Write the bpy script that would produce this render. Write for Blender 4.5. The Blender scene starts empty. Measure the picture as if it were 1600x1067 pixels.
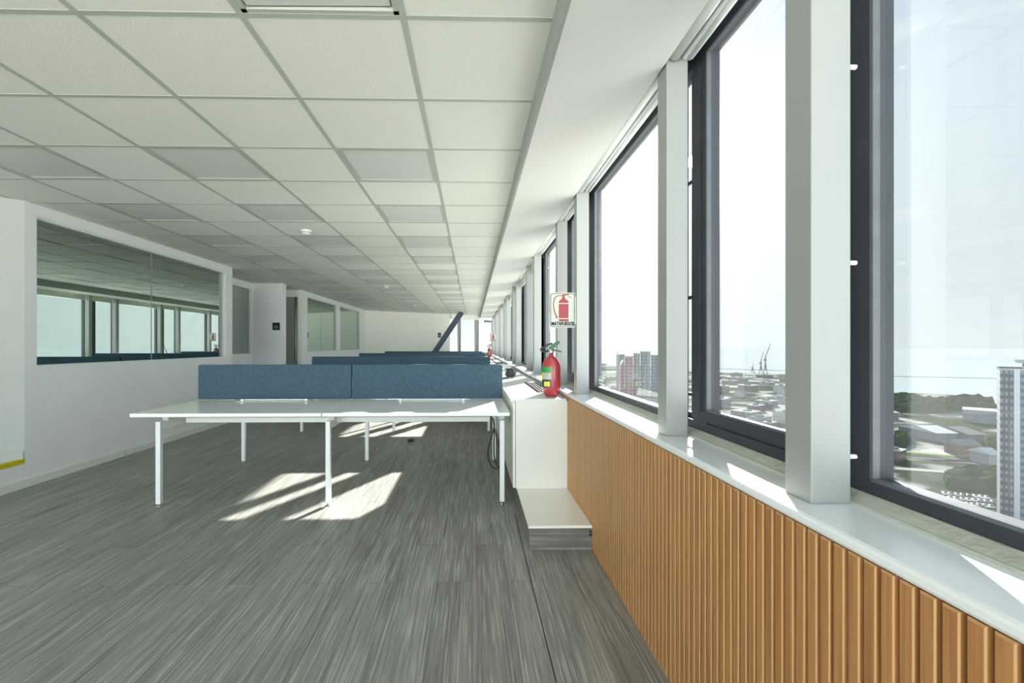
import bpy, bmesh, math, random
from mathutils import Vector, Matrix, noise
random.seed(7)
SC = bpy.context.scene
COL = SC.collection

# ------------------------------------------------------------------ camera
FPX, PPX, PPY, YAW, CH = 745.0, 755.5, 539.0, 0.0229, 1.21
cam_d = bpy.data.cameras.new('camera')
cam = bpy.data.objects.new('camera', cam_d); COL.objects.link(cam)
cam.location = (0, 0, CH); cam.rotation_euler = (math.pi/2, 0, -YAW)
cam_d.sensor_width = 36; cam_d.lens = FPX/1600*36
cam_d.shift_x = (800-PPX)/1600; cam_d.shift_y = (PPY-533.5)/1600
cam_d.clip_start = .05; cam_d.clip_end = 40000
SC.camera = cam
SC.view_settings.view_transform = 'Standard'
SC.view_settings.look = 'None'
SC.view_settings.gamma = 1; SC.view_settings.use_curve_mapping = False
SC.view_settings.exposure = 0.29
SC.cycles.max_bounces = 10; SC.cycles.diffuse_bounces = 7; SC.cycles.transparent_max_bounces = 24
SC.cycles.sample_clamp_indirect = 8
SC.cycles.caustics_reflective = False; SC.cycles.caustics_refractive = False

# ------------------------------------------------------------------ sun and sky
BACK_FILL = 6.8
SUN = Vector((.4557, .990, .3839)).normalized()
sd = bpy.data.lights.new('sun', 'SUN'); sd.energy = 46; sd.angle = math.radians(.7); sd.color = (1, .96, .88)
so = bpy.data.objects.new('sun', sd); COL.objects.link(so)
so.rotation_euler = SUN.to_track_quat('Z', 'Y').to_euler(); so.location = (60, 130, 60)

world = bpy.data.worlds.new('sky'); SC.world = world; world.use_nodes = True
wt = world.node_tree; wt.nodes.clear()
def WN(t, **k):
    n = wt.nodes.new(t)
    for a, b in k.items(): setattr(n, a, b)
    return n
def wmath(op, a, b=None, clamp=False):
    n = WN('ShaderNodeMath', operation=op, use_clamp=clamp)
    for i, v in enumerate((a, b)):
        if v is None: continue
        if isinstance(v, (int, float)): n.inputs[i].default_value = v
        else: wt.links.new(v, n.inputs[i])
    return n.outputs[0]
def wmix(f, a, b):
    n = WN('ShaderNodeMix', data_type='RGBA')
    for i, v in ((0, f), (6, a), (7, b)):
        if isinstance(v, (int, float)): n.inputs[i].default_value = v
        elif isinstance(v, tuple): n.inputs[i].default_value = (*v, 1)
        else: wt.links.new(v, n.inputs[i])
    return n.outputs[2]
tc = WN('ShaderNodeTexCoord')
sep = WN('ShaderNodeSeparateXYZ'); wt.links.new(tc.outputs['Generated'], sep.inputs[0])
dot = WN('ShaderNodeVectorMath', operation='DOT_PRODUCT'); wt.links.new(tc.outputs['Generated'], dot.inputs[0]); dot.inputs[1].default_value = SUN
d = wmath('MAXIMUM', dot.outputs['Value'], 0.0)
up = wmath('MAXIMUM', sep.outputs['Z'], 0.0)
g = wmath('POWER', wmath('SUBTRACT', 1.0, up), 3.5)
base = wmix(g, (.52, .66, .82), (.88, .98, 1.02))
# thin streaks of cloud
mp = WN('ShaderNodeMapping'); wt.links.new(tc.outputs['Generated'], mp.inputs[0])
mp.inputs['Rotation'].default_value = (0.35, 0.25, 0.5); mp.inputs['Scale'].default_value = (2.2, 2.2, 11)
nz = WN('ShaderNodeTexNoise'); wt.links.new(mp.outputs[0], nz.inputs[0]); nz.inputs['Scale'].default_value = 1.6; nz.inputs['Detail'].default_value = 9; nz.inputs['Roughness'].default_value = .62
cr = WN('ShaderNodeMapRange'); wt.links.new(nz.outputs[0], cr.inputs[0]); cr.inputs[1].default_value = .57; cr.inputs[2].default_value = .74; cr.inputs[4].default_value = .75
base = wmix(cr.outputs[0], base, (1.0, 1.03, 1.06))
glow = wmath('ADD', wmath('MULTIPLY', wmath('POWER', d, 16.0), .9), wmath('MULTIPLY', wmath('POWER', d, 220.0), 5.0))
disc = WN('ShaderNodeMapRange'); wt.links.new(d, disc.inputs[0]); disc.inputs[1].default_value = math.cos(math.radians(.62)); disc.inputs[2].default_value = math.cos(math.radians(.45)); disc.inputs[4].default_value = 150
glow = wmath('ADD', glow, disc.outputs[0])
gc = WN('ShaderNodeVectorMath', operation='SCALE'); gc.inputs[0].default_value = (1, .98, .93); wt.links.new(glow, gc.inputs['Scale'])
ad = WN('ShaderNodeVectorMath', operation='ADD'); wt.links.new(base, ad.inputs[0]); wt.links.new(gc.outputs[0], ad.inputs[1])
low = WN('ShaderNodeMapRange'); wt.links.new(sep.outputs['Z'], low.inputs[0]); low.inputs[1].default_value = -.07; low.inputs[2].default_value = -.02
skyc = wmix(low.outputs[0], (1.3, 1.3, 1.2), ad.outputs[0])
# sky and ground opposite the sun boosted, an added fill for the room
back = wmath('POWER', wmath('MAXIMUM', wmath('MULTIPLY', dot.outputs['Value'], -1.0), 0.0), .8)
bsc = WN('ShaderNodeVectorMath', operation='SCALE'); wt.links.new(skyc, bsc.inputs[0]); wt.links.new(wmath('ADD', wmath('MULTIPLY', back, BACK_FILL), 1.0), bsc.inputs['Scale']); skyc = bsc.outputs[0]
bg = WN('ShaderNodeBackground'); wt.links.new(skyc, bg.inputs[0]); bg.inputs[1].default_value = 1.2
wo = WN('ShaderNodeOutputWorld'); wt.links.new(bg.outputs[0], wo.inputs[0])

# ------------------------------------------------------------------ materials
def newmat(name):
    m = bpy.data.materials.new(name); m.use_nodes = True
    nt = m.node_tree; b = nt.nodes['Principled BSDF']
    return m, nt, b
def link(nt, a, b): nt.links.new(a, b)
def pm(name, col, rough=.5, metal=0, spec=.5, nscale=None, namt=.06, bump=0, bscale=200, stretch=(1, 1, 1), coat=0):
    """plain paint / plastic / metal with slight procedural mottling"""
    m, nt, b = newmat(name)
    b.inputs['Roughness'].default_value = rough; b.inputs['Metallic'].default_value = metal
    b.inputs['Specular IOR Level'].default_value = spec; b.inputs['Coat Weight'].default_value = coat
    t = nt.nodes.new('ShaderNodeTexCoord'); mpn = nt.nodes.new('ShaderNodeMapping'); mpn.inputs['Scale'].default_value = stretch
    link(nt, t.outputs['Object'], mpn.inputs[0])
    n = nt.nodes.new('ShaderNodeTexNoise'); n.inputs['Scale'].default_value = nscale or 3; n.inputs['Detail'].default_value = 5
    link(nt, mpn.outputs[0], n.inputs[0])
    mx = nt.nodes.new('ShaderNodeMix'); mx.data_type = 'RGBA'
    mx.inputs[6].default_value = (*[c*(1-namt) for c in col], 1); mx.inputs[7].default_value = (*[min(1, c*(1+namt)) for c in col], 1)
    link(nt, n.outputs[0], mx.inputs[0]); link(nt, mx.outputs[2], b.inputs['Base Color'])
    if bump:
        n2 = nt.nodes.new('ShaderNodeTexNoise'); n2.inputs['Scale'].default_value = bscale; n2.inputs['Detail'].default_value = 3
        link(nt, mpn.outputs[0], n2.inputs[0])
        bp = nt.nodes.new('ShaderNodeBump'); bp.inputs['Strength'].default_value = bump; bp.inputs['Distance'].default_value = .01
        link(nt, n2.outputs[0], bp.inputs['Height']); link(nt, bp.outputs[0], b.inputs['Normal'])
    return m
M = {}
M['wall'] = pm('wall_paint', (.90, .915, .935), .55, bump=.05, bscale=60)
M['wall_far'] = pm('wall_far_paint', (.90, .90, .83), .6)
M['tile'] = pm('ceiling_tile', (.80, .82, .76), .9, nscale=90, namt=.03, bump=.2, bscale=160)
M['tbar'] = pm('ceiling_grid_metal', (.46, .49, .44), .5)
M['diff'] = pm('light_diffuser', (.66, .69, .66), .5, nscale=2, namt=.05)
M['trimgrey'] = pm('trim_grey', (.30, .32, .29), .5)
M['soffit'] = pm('soffit_paint', (.68, .69, .66), .38, nscale=1.5, namt=.02)
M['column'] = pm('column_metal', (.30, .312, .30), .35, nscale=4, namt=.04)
M['sill'] = pm('sill_laminate', (.78, .81, .81), .22, nscale=3, namt=.03)
M['plaster'] = pm('rough_plaster', (.50, .52, .44), .85, nscale=14, namt=.22, bump=.6, bscale=30)
M['frame'] = pm('window_frame', (.05, .052, .066), .5, 0, .2, nscale=9, namt=.25)
M['frame2'] = pm('window_bead', (.12, .13, .145), .4, 0, .4, nscale=20, namt=.25)
M['white'] = pm('white_metal', (.80, .83, .82), .35)
M['desk'] = pm('desk_top', (.90, .92, .88), .16, nscale=2, namt=.02)
M['deskedge'] = pm('desk_beam', (.68, .70, .65), .4)
M['cab'] = pm('cabinet_white', (.77, .775, .71), .32, nscale=2, namt=.03)
M['plinthtop'] = pm('plinth_top_white', (.92, .92, .86), .3)
M['door'] = pm('door_laminate', (.36, .38, .35), .35)
M['black'] = pm('black_plastic', (.012, .012, .014), .4)
M['matteblack'] = pm('matte_black', (.010, .010, .011), .95, 0, 0.0)
M['grillebar'] = pm('grille_bar_grey', (.055, .058, .058), .9, 0, 0.05)
M['chrome'] = pm('chrome', (.7, .7, .7), .15, metal=1)
M['yellow'] = pm('yellow_nosing', (.62, .55, .01), .5)
M['carpet'] = pm('platform_grey', (.07, .08, .09), .8)
M['brace'] = pm('brace_steel', (.06, .075, .12), .5)
M['blind'] = pm('blind_fabric', (.66, .67, .56), .8, bump=.2, bscale=400)
M['red'] = pm('extinguisher_red', (.40, .045, .055), .28, coat=.3)
M['redprint'] = pm('sign_red', (.24, .022, .03), .5)
M['signwhite'] = pm('sign_white', (.40, .43, .36), .4)
M['greenlabel'] = pm('label_green', (.02, .28, .07), .4)
M['yellowlabel'] = pm('label_yellow', (.70, .68, .04), .4)
M['navy'] = pm('label_navy', (.02, .025, .06), .4)
M['darkgreen'] = pm('handle_green', (.015, .11, .035), .35)
M['rubber'] = pm('hose_black', (.02, .022, .022), .5)
M['greycloth'] = pm('grey_foil', (.10, .10, .10), .45, nscale=30, namt=.4)
M['paleblue'] = pm('pale_panel', (.25, .32, .33), .2)
M['screen'] = pm('small_screen', (.16, .17, .19), .2)
M['pin'] = pm('white_pin', (.7, .7, .62), .5)

# blue fabric
def fabric(name, c1, c2):
    m, nt, b = newmat(name); b.inputs['Roughness'].default_value = .95; b.inputs['Specular IOR Level'].default_value = .1
    t = nt.nodes.new('ShaderNodeTexCoord')
    n = nt.nodes.new('ShaderNodeTexNoise'); n.inputs['Scale'].default_value = 90; n.inputs['Detail'].default_value = 6; n.inputs['Roughness'].default_value = .7
    link(nt, t.outputs['Object'], n.inputs[0])
    r = nt.nodes.new('ShaderNodeValToRGB'); r.color_ramp.elements[0].position = .33; r.color_ramp.elements[1].position = .68
    r.color_ramp.elements[0].color = (*c1, 1); r.color_ramp.elements[1].color = (*c2, 1)
    link(nt, n.outputs[0], r.inputs[0]); link(nt, r.outputs[0], b.inputs['Base Color'])
    bp = nt.nodes.new('ShaderNodeBump'); bp.inputs['Strength'].default_value = .3; bp.inputs['Distance'].default_value = .003
    link(nt, n.outputs[0], bp.inputs['Height']); link(nt, bp.outputs[0], b.inputs['Normal'])
    return m
M['fabric'] = fabric('blue_fabric', (.045, .080, .115), (.092, .142, .188))

# planks: brick pattern with stretched grain
def planks(name, cA, cB, cGrain, pw=.18, pl=1.22, rot=True, seam=.0012):
    m, nt, b = newmat(name); b.inputs['Roughness'].default_value = .42; b.inputs['Specular IOR Level'].default_value = .4
    t = nt.nodes.new('ShaderNodeTexCoord')
    mpn = nt.nodes.new('ShaderNodeMapping')
    if rot: mpn.inputs['Rotation'].default_value = (0, 0, math.pi/2)
    link(nt, t.outputs['Object'], mpn.inputs[0])
    br = nt.nodes.new('ShaderNodeTexBrick'); br.offset = .37; br.offset_frequency = 2
    br.inputs['Scale'].default_value = 1; br.inputs['Brick Width'].default_value = pl; br.inputs['Row Height'].default_value = pw
    br.inputs['Mortar Size'].default_value = seam; br.inputs['Mortar Smooth'].default_value = .2
    br.inputs['Color1'].default_value = (0, 0, 0, 1); br.inputs['Color2'].default_value = (1, 1, 1, 1); br.inputs['Mortar'].default_value = (.5, .5, .5, 1)
    link(nt, mpn.outputs[0], br.inputs[0])
    # grain, different in each plank
    sc = nt.nodes.new('ShaderNodeMapping'); sc.inputs['Scale'].default_value = (.9, 24, 24); link(nt, mpn.outputs[0], sc.inputs[0])
    off = nt.nodes.new('ShaderNodeVectorMath'); off.operation = 'MULTIPLY_ADD'
    link(nt, br.outputs['Color'], off.inputs[0]); off.inputs[1].default_value = (9, 17, 5); link(nt, sc.outputs[0], off.inputs[2])
    n = nt.nodes.new('ShaderNodeTexNoise'); n.inputs['Scale'].default_value = 1; n.inputs['Detail'].default_value = 7; n.inputs['Roughness'].default_value = .66; n.inputs['Distortion'].default_value = .7
    link(nt, off.outputs[0], n.inputs[0])
    sc2 = nt.nodes.new('ShaderNodeMapping'); sc2.inputs['Scale'].default_value = (2.6, 120, 60); link(nt, mpn.outputs[0], sc2.inputs[0])
    n2 = nt.nodes.new('ShaderNodeTexNoise'); n2.inputs['Scale'].default_value = 1; n2.inputs['Detail'].default_value = 4; n2.inputs['Roughness'].default_value = .6
    link(nt, sc2.outputs[0], n2.inputs[0])
    r = nt.nodes.new('ShaderNodeValToRGB'); r.color_ramp.elements[0].position = .3; r.color_ramp.elements[1].position = .72
    r.color_ramp.elements[0].color = (*cA, 1); r.color_ramp.elements[1].color = (*cB, 1)
    link(nt, n.outputs[0], r.inputs[0])
    gr = nt.nodes.new('ShaderNodeMapRange'); link(nt, n2.outputs[0], gr.inputs[0]); gr.inputs[1].default_value = .50; gr.inputs[2].default_value = .72; gr.inputs[4].default_value = .85
    mx = nt.nodes.new('ShaderNodeMix'); mx.data_type = 'RGBA'; link(nt, gr.outputs[0], mx.inputs[0]); link(nt, r.outputs[0], mx.inputs[6]); mx.inputs[7].default_value = (*cGrain, 1)
    # tone of the plank
    hv = nt.nodes.new('ShaderNodeMapRange'); link(nt, br.outputs['Color'], hv.inputs[0]); hv.inputs[3].default_value = .93; hv.inputs[4].default_value = 1.06
    sv = nt.nodes.new('ShaderNodeVectorMath'); sv.operation = 'SCALE'; link(nt, mx.outputs[2], sv.inputs[0]); link(nt, hv.outputs[0], sv.inputs['Scale'])
    dk = nt.nodes.new('ShaderNodeMix'); dk.data_type = 'RGBA'; link(nt, br.outputs['Fac'], dk.inputs[0]); link(nt, sv.outputs[0], dk.inputs[6]); dk.inputs[7].default_value = (*[c*.72 for c in cA], 1)
    link(nt, dk.outputs[2], b.inputs['Base Color'])
    bp = nt.nodes.new('ShaderNodeBump'); bp.inputs['Strength'].default_value = .25; bp.inputs['Distance'].default_value = .002
    link(nt, n2.outputs[0], bp.inputs['Height']); link(nt, bp.outputs[0], b.inputs['Normal'])
    return m
M['floor'] = planks('floor_planks', (.14, .14, .13), (.35, .35, .33), (.58, .58, .54))
M['plinth'] = planks('plinth_planks', (.12, .115, .10), (.24, .23, .205), (.36, .35, .31), pw=.05, pl=2.4, rot=False, seam=.0006)

def woodmat(name):
    m, nt, b = newmat(name); b.inputs['Roughness'].default_value = .42
    t = nt.nodes.new('ShaderNodeTexCoord'); mpn = nt.nodes.new('ShaderNodeMapping'); mpn.inputs['Scale'].default_value = (60, 60, 2.2)
    link(nt, t.outputs['Object'], mpn.inputs[0])
    n = nt.nodes.new('ShaderNodeTexNoise'); n.inputs['Scale'].default_value = 1; n.inputs['Detail'].default_value = 7; n.inputs['Roughness'].default_value = .6; n.inputs['Distortion'].default_value = .6
    link(nt, mpn.outputs[0], n.inputs[0])
    r = nt.nodes.new('ShaderNodeValToRGB'); r.color_ramp.elements[0].position = .3; r.color_ramp.elements[1].position = .7
    r.color_ramp.elements[0].color = (.30, .13, .044, 1); r.color_ramp.elements[1].color = (.53, .255, .093, 1)
    link(nt, n.outputs[0], r.inputs[0]); link(nt, r.outputs[0], b.inputs['Base Color'])
    return m
M['wall_shade'] = pm('wall_shade_paint', (.50, .53, .50), .6)  # wall white darkened, shade of the oblique wall put into its colour
M['wood'] = woodmat('fluted_wood')
M['wood_groove'] = pm('wood_groove', (.06, .026, .010), .6)
M['wood_edge'] = pm('wood_edge', (.52, .30, .12), .45)

def glassmat(name, tint, veil, rough=0.0, ior=1.5, dirt=True, gtint=(1, 1, 1)):
    m = bpy.data.materials.new(name); m.use_nodes = True; nt = m.node_tree; nt.nodes.clear()
    o = nt.nodes.new('ShaderNodeOutputMaterial')
    tr = nt.nodes.new('ShaderNodeBsdfTransparent'); tr.inputs[0].default_value = (*tint, 1)
    gl = nt.nodes.new('ShaderNodeBsdfGlossy'); gl.inputs['Roughness'].default_value = rough; gl.inputs[0].default_value = (*gtint, 1)
    # Schlick reflectance that is the same from both sides of the pane
    ge = nt.nodes.new('ShaderNodeNewGeometry')
    dt = nt.nodes.new('ShaderNodeVectorMath'); dt.operation = 'DOT_PRODUCT'; link(nt, ge.outputs['Incoming'], dt.inputs[0]); link(nt, ge.outputs['Normal'], dt.inputs[1])
    def ma(op, a, b_):
        n_ = nt.nodes.new('ShaderNodeMath'); n_.operation = op
        for i_, v_ in enumerate((a, b_)):
            if v_ is None: continue
            if isinstance(v_, (int, float)): n_.inputs[i_].default_value = v_
            else: link(nt, v_, n_.inputs[i_])
        return n_.outputs[0]
    r0 = 2*((ior-1)/(ior+1))**2
    sch = ma('ADD', ma('MULTIPLY', ma('POWER', ma('SUBTRACT', 1.0, ma('ABSOLUTE', dt.outputs['Value'], None)), 5.0), 1-r0), r0)
    mx = nt.nodes.new('ShaderNodeMixShader'); link(nt, sch, mx.inputs[0]); link(nt, tr.outputs[0], mx.inputs[1]); link(nt, gl.outputs[0], mx.inputs[2])
    last = mx
    if veil:
        tl = nt.nodes.new('ShaderNodeBsdfTranslucent'); tl.inputs[0].default_value = (.9, .92, .92, 1)
        m2 = nt.nodes.new('ShaderNodeMixShader')
        if dirt:
            t = nt.nodes.new('ShaderNodeTexCoord'); mpn = nt.nodes.new('ShaderNodeMapping'); mpn.inputs['Scale'].default_value = (1, 9, .8)
            link(nt, t.outputs['Object'], mpn.inputs[0])
            n = nt.nodes.new('ShaderNodeTexNoise'); n.inputs['Scale'].default_value = 1.3; n.inputs['Detail'].default_value = 6
            link(nt, mpn.outputs[0], n.inputs[0])
            r = nt.nodes.new('ShaderNodeMapRange'); link(nt, n.outputs[0], r.inputs[0]); r.inputs[1].default_value = .3; r.inputs[2].default_value = .7; r.inputs[3].default_value = veil*.75; r.inputs[4].default_value = veil*1.3
            link(nt, r.outputs[0], m2.inputs[0])
        else: m2.inputs[0].default_value = veil
        link(nt, last.outputs[0], m2.inputs[1]); link(nt, tl.outputs[0], m2.inputs[2]); last = m2
    link(nt, last.outputs[0], o.inputs[0])
    return m
M['glass'] = glassmat('dusty_dimmed_glass', (.46, .485, .485), .019)  # tint darkened to dim the sky; dust veil also stands in for haze
M['glass_clear'] = glassmat('clear_window_glass', (.70, .72, .715), .02)
M['glass_open'] = glassmat('plain_window_glass', (.93, .93, .93), .01)  # unseen panes kept extra clear to light the columns and left wall
M['glass_office'] = glassmat('green_office_glass', (.16, .25, .21), 0, ior=2.9, gtint=(.86, 1, .92))

# ------------------------------------------------------------------ mesh helpers
class MB:
    """collects shapes of one part; build() links them as one mesh object"""
    def __init__(s): s.bm = bmesh.new(); s.mats = []
    def mi(s, m):
        if m not in s.mats: s.mats.append(m)
        return s.mats.index(m)
    def box(s, x0, x1, y0, y1, z0, z1, m, bev=0, seg=2):
        tmp = bmesh.new(); bmesh.ops.create_cube(tmp, size=1)
        for v in tmp.verts:
            v.co = Vector(((x0+x1)/2+v.co.x*(x1-x0), (y0+y1)/2+v.co.y*(y1-y0), (z0+z1)/2+v.co.z*(z1-z0)))
        if bev: bmesh.ops.bevel(tmp, geom=tmp.edges[:], offset=bev, segments=seg, affect='EDGES', profile=.5)
        s.merge(tmp, m); return s
    def merge(s, tmp, m, mat=None, smooth=False):
        i = s.mi(m); mp_ = {}
        for v in tmp.verts: mp_[v] = s.bm.verts.new(mat @ v.co if mat else v.co)
        for f in tmp.faces:
            try: nf = s.bm.faces.new([mp_[v] for v in f.verts]); nf.material_index = i; nf.smooth = smooth
            except ValueError: pass
        tmp.free()
    def quad(s, pts, m):
        f = s.bm.faces.new([s.bm.verts.new(p) for p in pts]); f.material_index = s.mi(m); return s
    def prism(s, poly, axis, a, b, m, smooth=False):
        """polygon in the two other axes, swept along axis from a to b"""
        def P(u, v, w): return {'x': (w, u, v), 'y': (u, w, v), 'z': (u, v, w)}[axis]
        i = s.mi(m)
        A = [s.bm.verts.new(P(u, v, a)) for u, v in poly]; B = [s.bm.verts.new(P(u, v, b)) for u, v in poly]
        n = len(poly); fs = [s.bm.faces.new(A[::-1]), s.bm.faces.new(B)]
        for k in range(n): f = s.bm.faces.new([A[k], A[(k+1) % n], B[(k+1) % n], B[k]]); f.smooth = smooth; fs.append(f)
        for f in fs: f.material_index = i
        return s
    def lathe(s, prof, cx, cy, m, seg=32, ang=None):
        i = s.mi(m); rings = []
        a0, a1 = ang if ang else (0, 2*math.pi)
        n = seg if not ang else seg+1
        for r, z in prof:
            rings.append([s.bm.verts.new((cx+r*math.cos(a0+(a1-a0)*k/seg), cy+r*math.sin(a0+(a1-a0)*k/seg), z)) for k in range(n)])
        for A, B in zip(rings, rings[1:]):
            for k in range(seg):
                k2 = (k+1) % n if not ang else k+1
                f = s.bm.faces.new([A[k], A[k2], B[k2], B[k]]); f.material_index = i; f.smooth = True
        if not ang:
            for R in (rings[0][::-1], rings[-1]):
                f = s.bm.faces.new(R); f.material_index = i
        return s
    def tube(s, pts, r, m, seg=10, cap=True):
        i = s.mi(m); pts = [Vector(p) for p in pts]; rings = []
        rr = r if isinstance(r, (list, tuple)) else [r]*len(pts)
        pn = None
        for k, p in enumerate(pts):
            t = (pts[min(k+1, len(pts)-1)]-pts[max(k-1, 0)]).normalized()
            if pn is None: pn = t.orthogonal().normalized()
            pn = (pn - t*pn.dot(t)).normalized(); bn = t.cross(pn)
            rings.append([s.bm.verts.new(p+(pn*math.cos(2*math.pi*j/seg)+bn*math.sin(2*math.pi*j/seg))*rr[k]) for j in range(seg)])
        for A, B in zip(rings, rings[1:]):
            for j in range(seg):
                f = s.bm.faces.new([A[j], A[(j+1) % seg], B[(j+1) % seg], B[j]]); f.material_index = i; f.smooth = True
        if cap:
            for R in (rings[0][::-1], rings[-1]): f = s.bm.faces.new(R); f.material_index = i
        return s
    def bar(s, p, q, w, h, m):
        """square bar from p to q"""
        p, q = Vector(p), Vector(q); L = (q-p).length
        tmp = bmesh.new(); bmesh.ops.create_cube(tmp, size=1)
        for v in tmp.verts: v.co = Vector((v.co.x*w, v.co.y*h, v.co.z*L))
        mt = Matrix.Translation((p+q)/2) @ (q-p).to_track_quat('Z', 'Y').to_matrix().to_4x4()
        s.merge(tmp, m, mt); return s
    def build(s, name, parent=None, loc=None):
        bmesh.ops.recalc_face_normals(s.bm, faces=s.bm.faces[:])
        me = bpy.data.meshes.new(name)
        if loc: bmesh.ops.translate(s.bm, verts=s.bm.verts[:], vec=-Vector(loc))
        s.bm.to_mesh(me); s.bm.free()
        for m in s.mats: me.materials.append(m)
        o = bpy.data.objects.new(name, me); COL.objects.link(o)
        if loc: o.location = loc
        if parent: o.parent = parent
        return o
def tag(o, label=None, cat=None, group=None, kind=None):
    if label: o['label'] = label
    if cat: o['category'] = cat
    if group: o['group'] = group
    if kind: o['kind'] = kind
    return o
def empty(name, loc=(0, 0, 0), rz=0):
    o = bpy.data.objects.new(name, None); COL.objects.link(o); o.location = loc; o.rotation_euler = (0, 0, rz); o.empty_display_size = .1; return o
def struct(mb, name, label=None, cat=None, parent=None, loc=None):
    o = mb.build(name, parent, loc)
    if not parent: o['kind'] = 'structure'
    return tag(o, label, cat if not parent else None)
def copy_tree(o, parent=None):
    c = o.copy(); COL.objects.link(c); c.parent = parent
    for ch in list(o.children): copy_tree(ch, c)
    return c
_s, _c = math.sin(YAW), math.cos(YAW)
def yX(px, X):
    """distance along the room at which the plane x = X crosses that picture column"""
    t = (px-PPX)/FPX; D = X/(_s+t*_c); return D*(_c-t*_s)

def smooth(pts, n=8):
    out = []; P_ = [Vector(p) for p in pts]; P_ = [P_[0]]+P_+[P_[-1]]
    for i in range(1, len(P_)-2):
        for k in range(n):
            t = k/n; a, b, c, d_ = P_[i-1], P_[i], P_[i+1], P_[i+2]
            out.append(.5*((2*b)+(c-a)*t+(2*a-5*b+4*c-d_)*t*t+(3*b-a-3*c+d_)*t**3))
    out.append(P_[-2]); return out
W = 'white painted'
# ------------------------------------------------------------------ setting: floor, ceiling
Y0, Y1 = -5.0, 21.0
ZC = CH+1.224
ZS = CH+1.10
struct(MB().box(-9, 1.0, Y0, Y1+1, -.12, 0, M['floor']).box(.2972, .3028, Y0, 3.4, -.001, .0012, M['black']).box(.3015, .4685, 2.557, 2.5595, -.001, .0004, M['trimgrey']).box(.4665, .4685, 2.557, 2.8, -.001, .0004, M['trimgrey']), 'floor', 'grey wood-look plank floor with sun patches', 'floor')
GX, GY = -2.059, 1.1895
lights = {(2, 0)}
for r in range(3, 31, 2):
    for c in (-2, 0, 2): lights.add((c, r))
for c in (-4, -2, 0, 2): lights.add((c, -2)) 
ce = MB(); it, ib = ce.mi(M['tile']), ce.mi(M['tbar'])
hw = .012
cx0, cx1 = -12, 4
ry0, ry1 = -11, 34
XE = .314
for c in range(cx0, cx1):
    x0, x1 = GX+.6*c, min(GX+.6*(c+1), XE)
    for r in range(ry0, ry1):
        if (c, r) in lights: continue
        y0, y1 = GY+.6*r, GY+.6*(r+1)
        ce.quad([(x0+hw, y0+hw, ZC+.0015), (x1-hw, y0+hw, ZC+.0015), (x1-hw, y1-hw, ZC+.0015), (x0+hw, y1-hw, ZC+.0015)], M['tile'])
for c in range(cx0, cx1+1):
    x = min(GX+.6*c, XE)
    ce.box(x-hw, x+hw, Y0, Y1+1, ZC-.001, ZC+.03, M['tbar'])
for r in range(ry0, ry1+1):
    y = GY+.6*r
    ce.box(-9.2, XE, y-hw, y+hw, ZC, ZC+.03, M['tbar'])
ce.box(-9.4, 1.0, Y0-.2, Y1+1.2, ZC+.2, ZC+.3, M['tile'])
struct(ce, 'ceiling', 'suspended ceiling of pale square mineral tiles in a grey grid', 'ceiling')

# soffit along the windows
sf = MB(); sf.box(.314, .754, Y0, Y1, ZS, ZC+.2, M['soffit'])
sf.box(.300, .3145, Y0, Y1, ZS-.002, ZC, M['trimgrey'])
sf.box(.754, 1.05, Y0, Y1, ZC+.03, ZC+.2, M['soffit'])
struct(sf, 'trim_1', 'white boxed soffit running along the window side under the ceiling', 'soffit')

# right wall under the sill
struct(MB().box(.728, .97, Y0, Y1, 0, .828, M['wall']).prism([(.854, .80), (.96, .80), (.96, .871), (.90, .871), (.862, .858), (.854, .858)], 'y', Y0, Y1, M['plaster'])
       .box(.93, .985, Y0, Y1, ZC-.06, ZC+.25, M['wall']).box(.96, 1.0, Y0, Y1, -.4, .84, M['plaster']),
       'wall_right', 'low wall under the long row of windows with a rough plaster ledge', 'wall')
# fluted wood panelling: one long profile in y
def fluted(y0, y1, name, label):
    mb = MB(); p = .036; n = int((y1-y0)/p)
    for k in range(n):
        a = y0+k*p; b = a+.0268
        z0, z1, xf, xb = 0.0, .823, .706, .7225
        mb.box(xf+.0022, xb, a, b, z0, z1, M['wood'])
        mb.box(xf, xf+.0022, a+.0025, b-.0025, z0, z1-.004, M['wood'])
        mb.quad([(xf, a+.0025, z0), (xf+.0022, a, z0), (xf+.0022, a, z1), (xf, a+.0025, z1-.004)], M['wood_edge'])
        mb.quad([(xf, b-.0025, z0), (xf+.0022, b, z0), (xf+.0022, b, z1), (xf, b-.0025, z1-.004)], M['wood_edge'])
        mb.quad([(xf, a+.0025, z1-.004), (xf+.0022, a, z1), (xf+.0022, b, z1), (xf, b-.0025, z1-.004)], M['wood_edge'])
    mb.box(.7205, .7285, y0, y1, 0, .82, M['wood_groove'])
    return struct(mb, name, label, 'wall panelling')
fluted(-2.6, 3.78, 'trim_2', 'brown fluted wood panelling under the sill')
# sill
prof = [(.700, .834), (.704, .828), (.7285, .828), (.854, .828), (.854, .852), (.709, .852), (.703, .849), (.700, .844)]
struct(MB().prism(prof, 'y', Y0, Y1, M['sill']), 'trim_4', 'long pale grey laminate window sill with rounded nosing', 'window sill')

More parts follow.
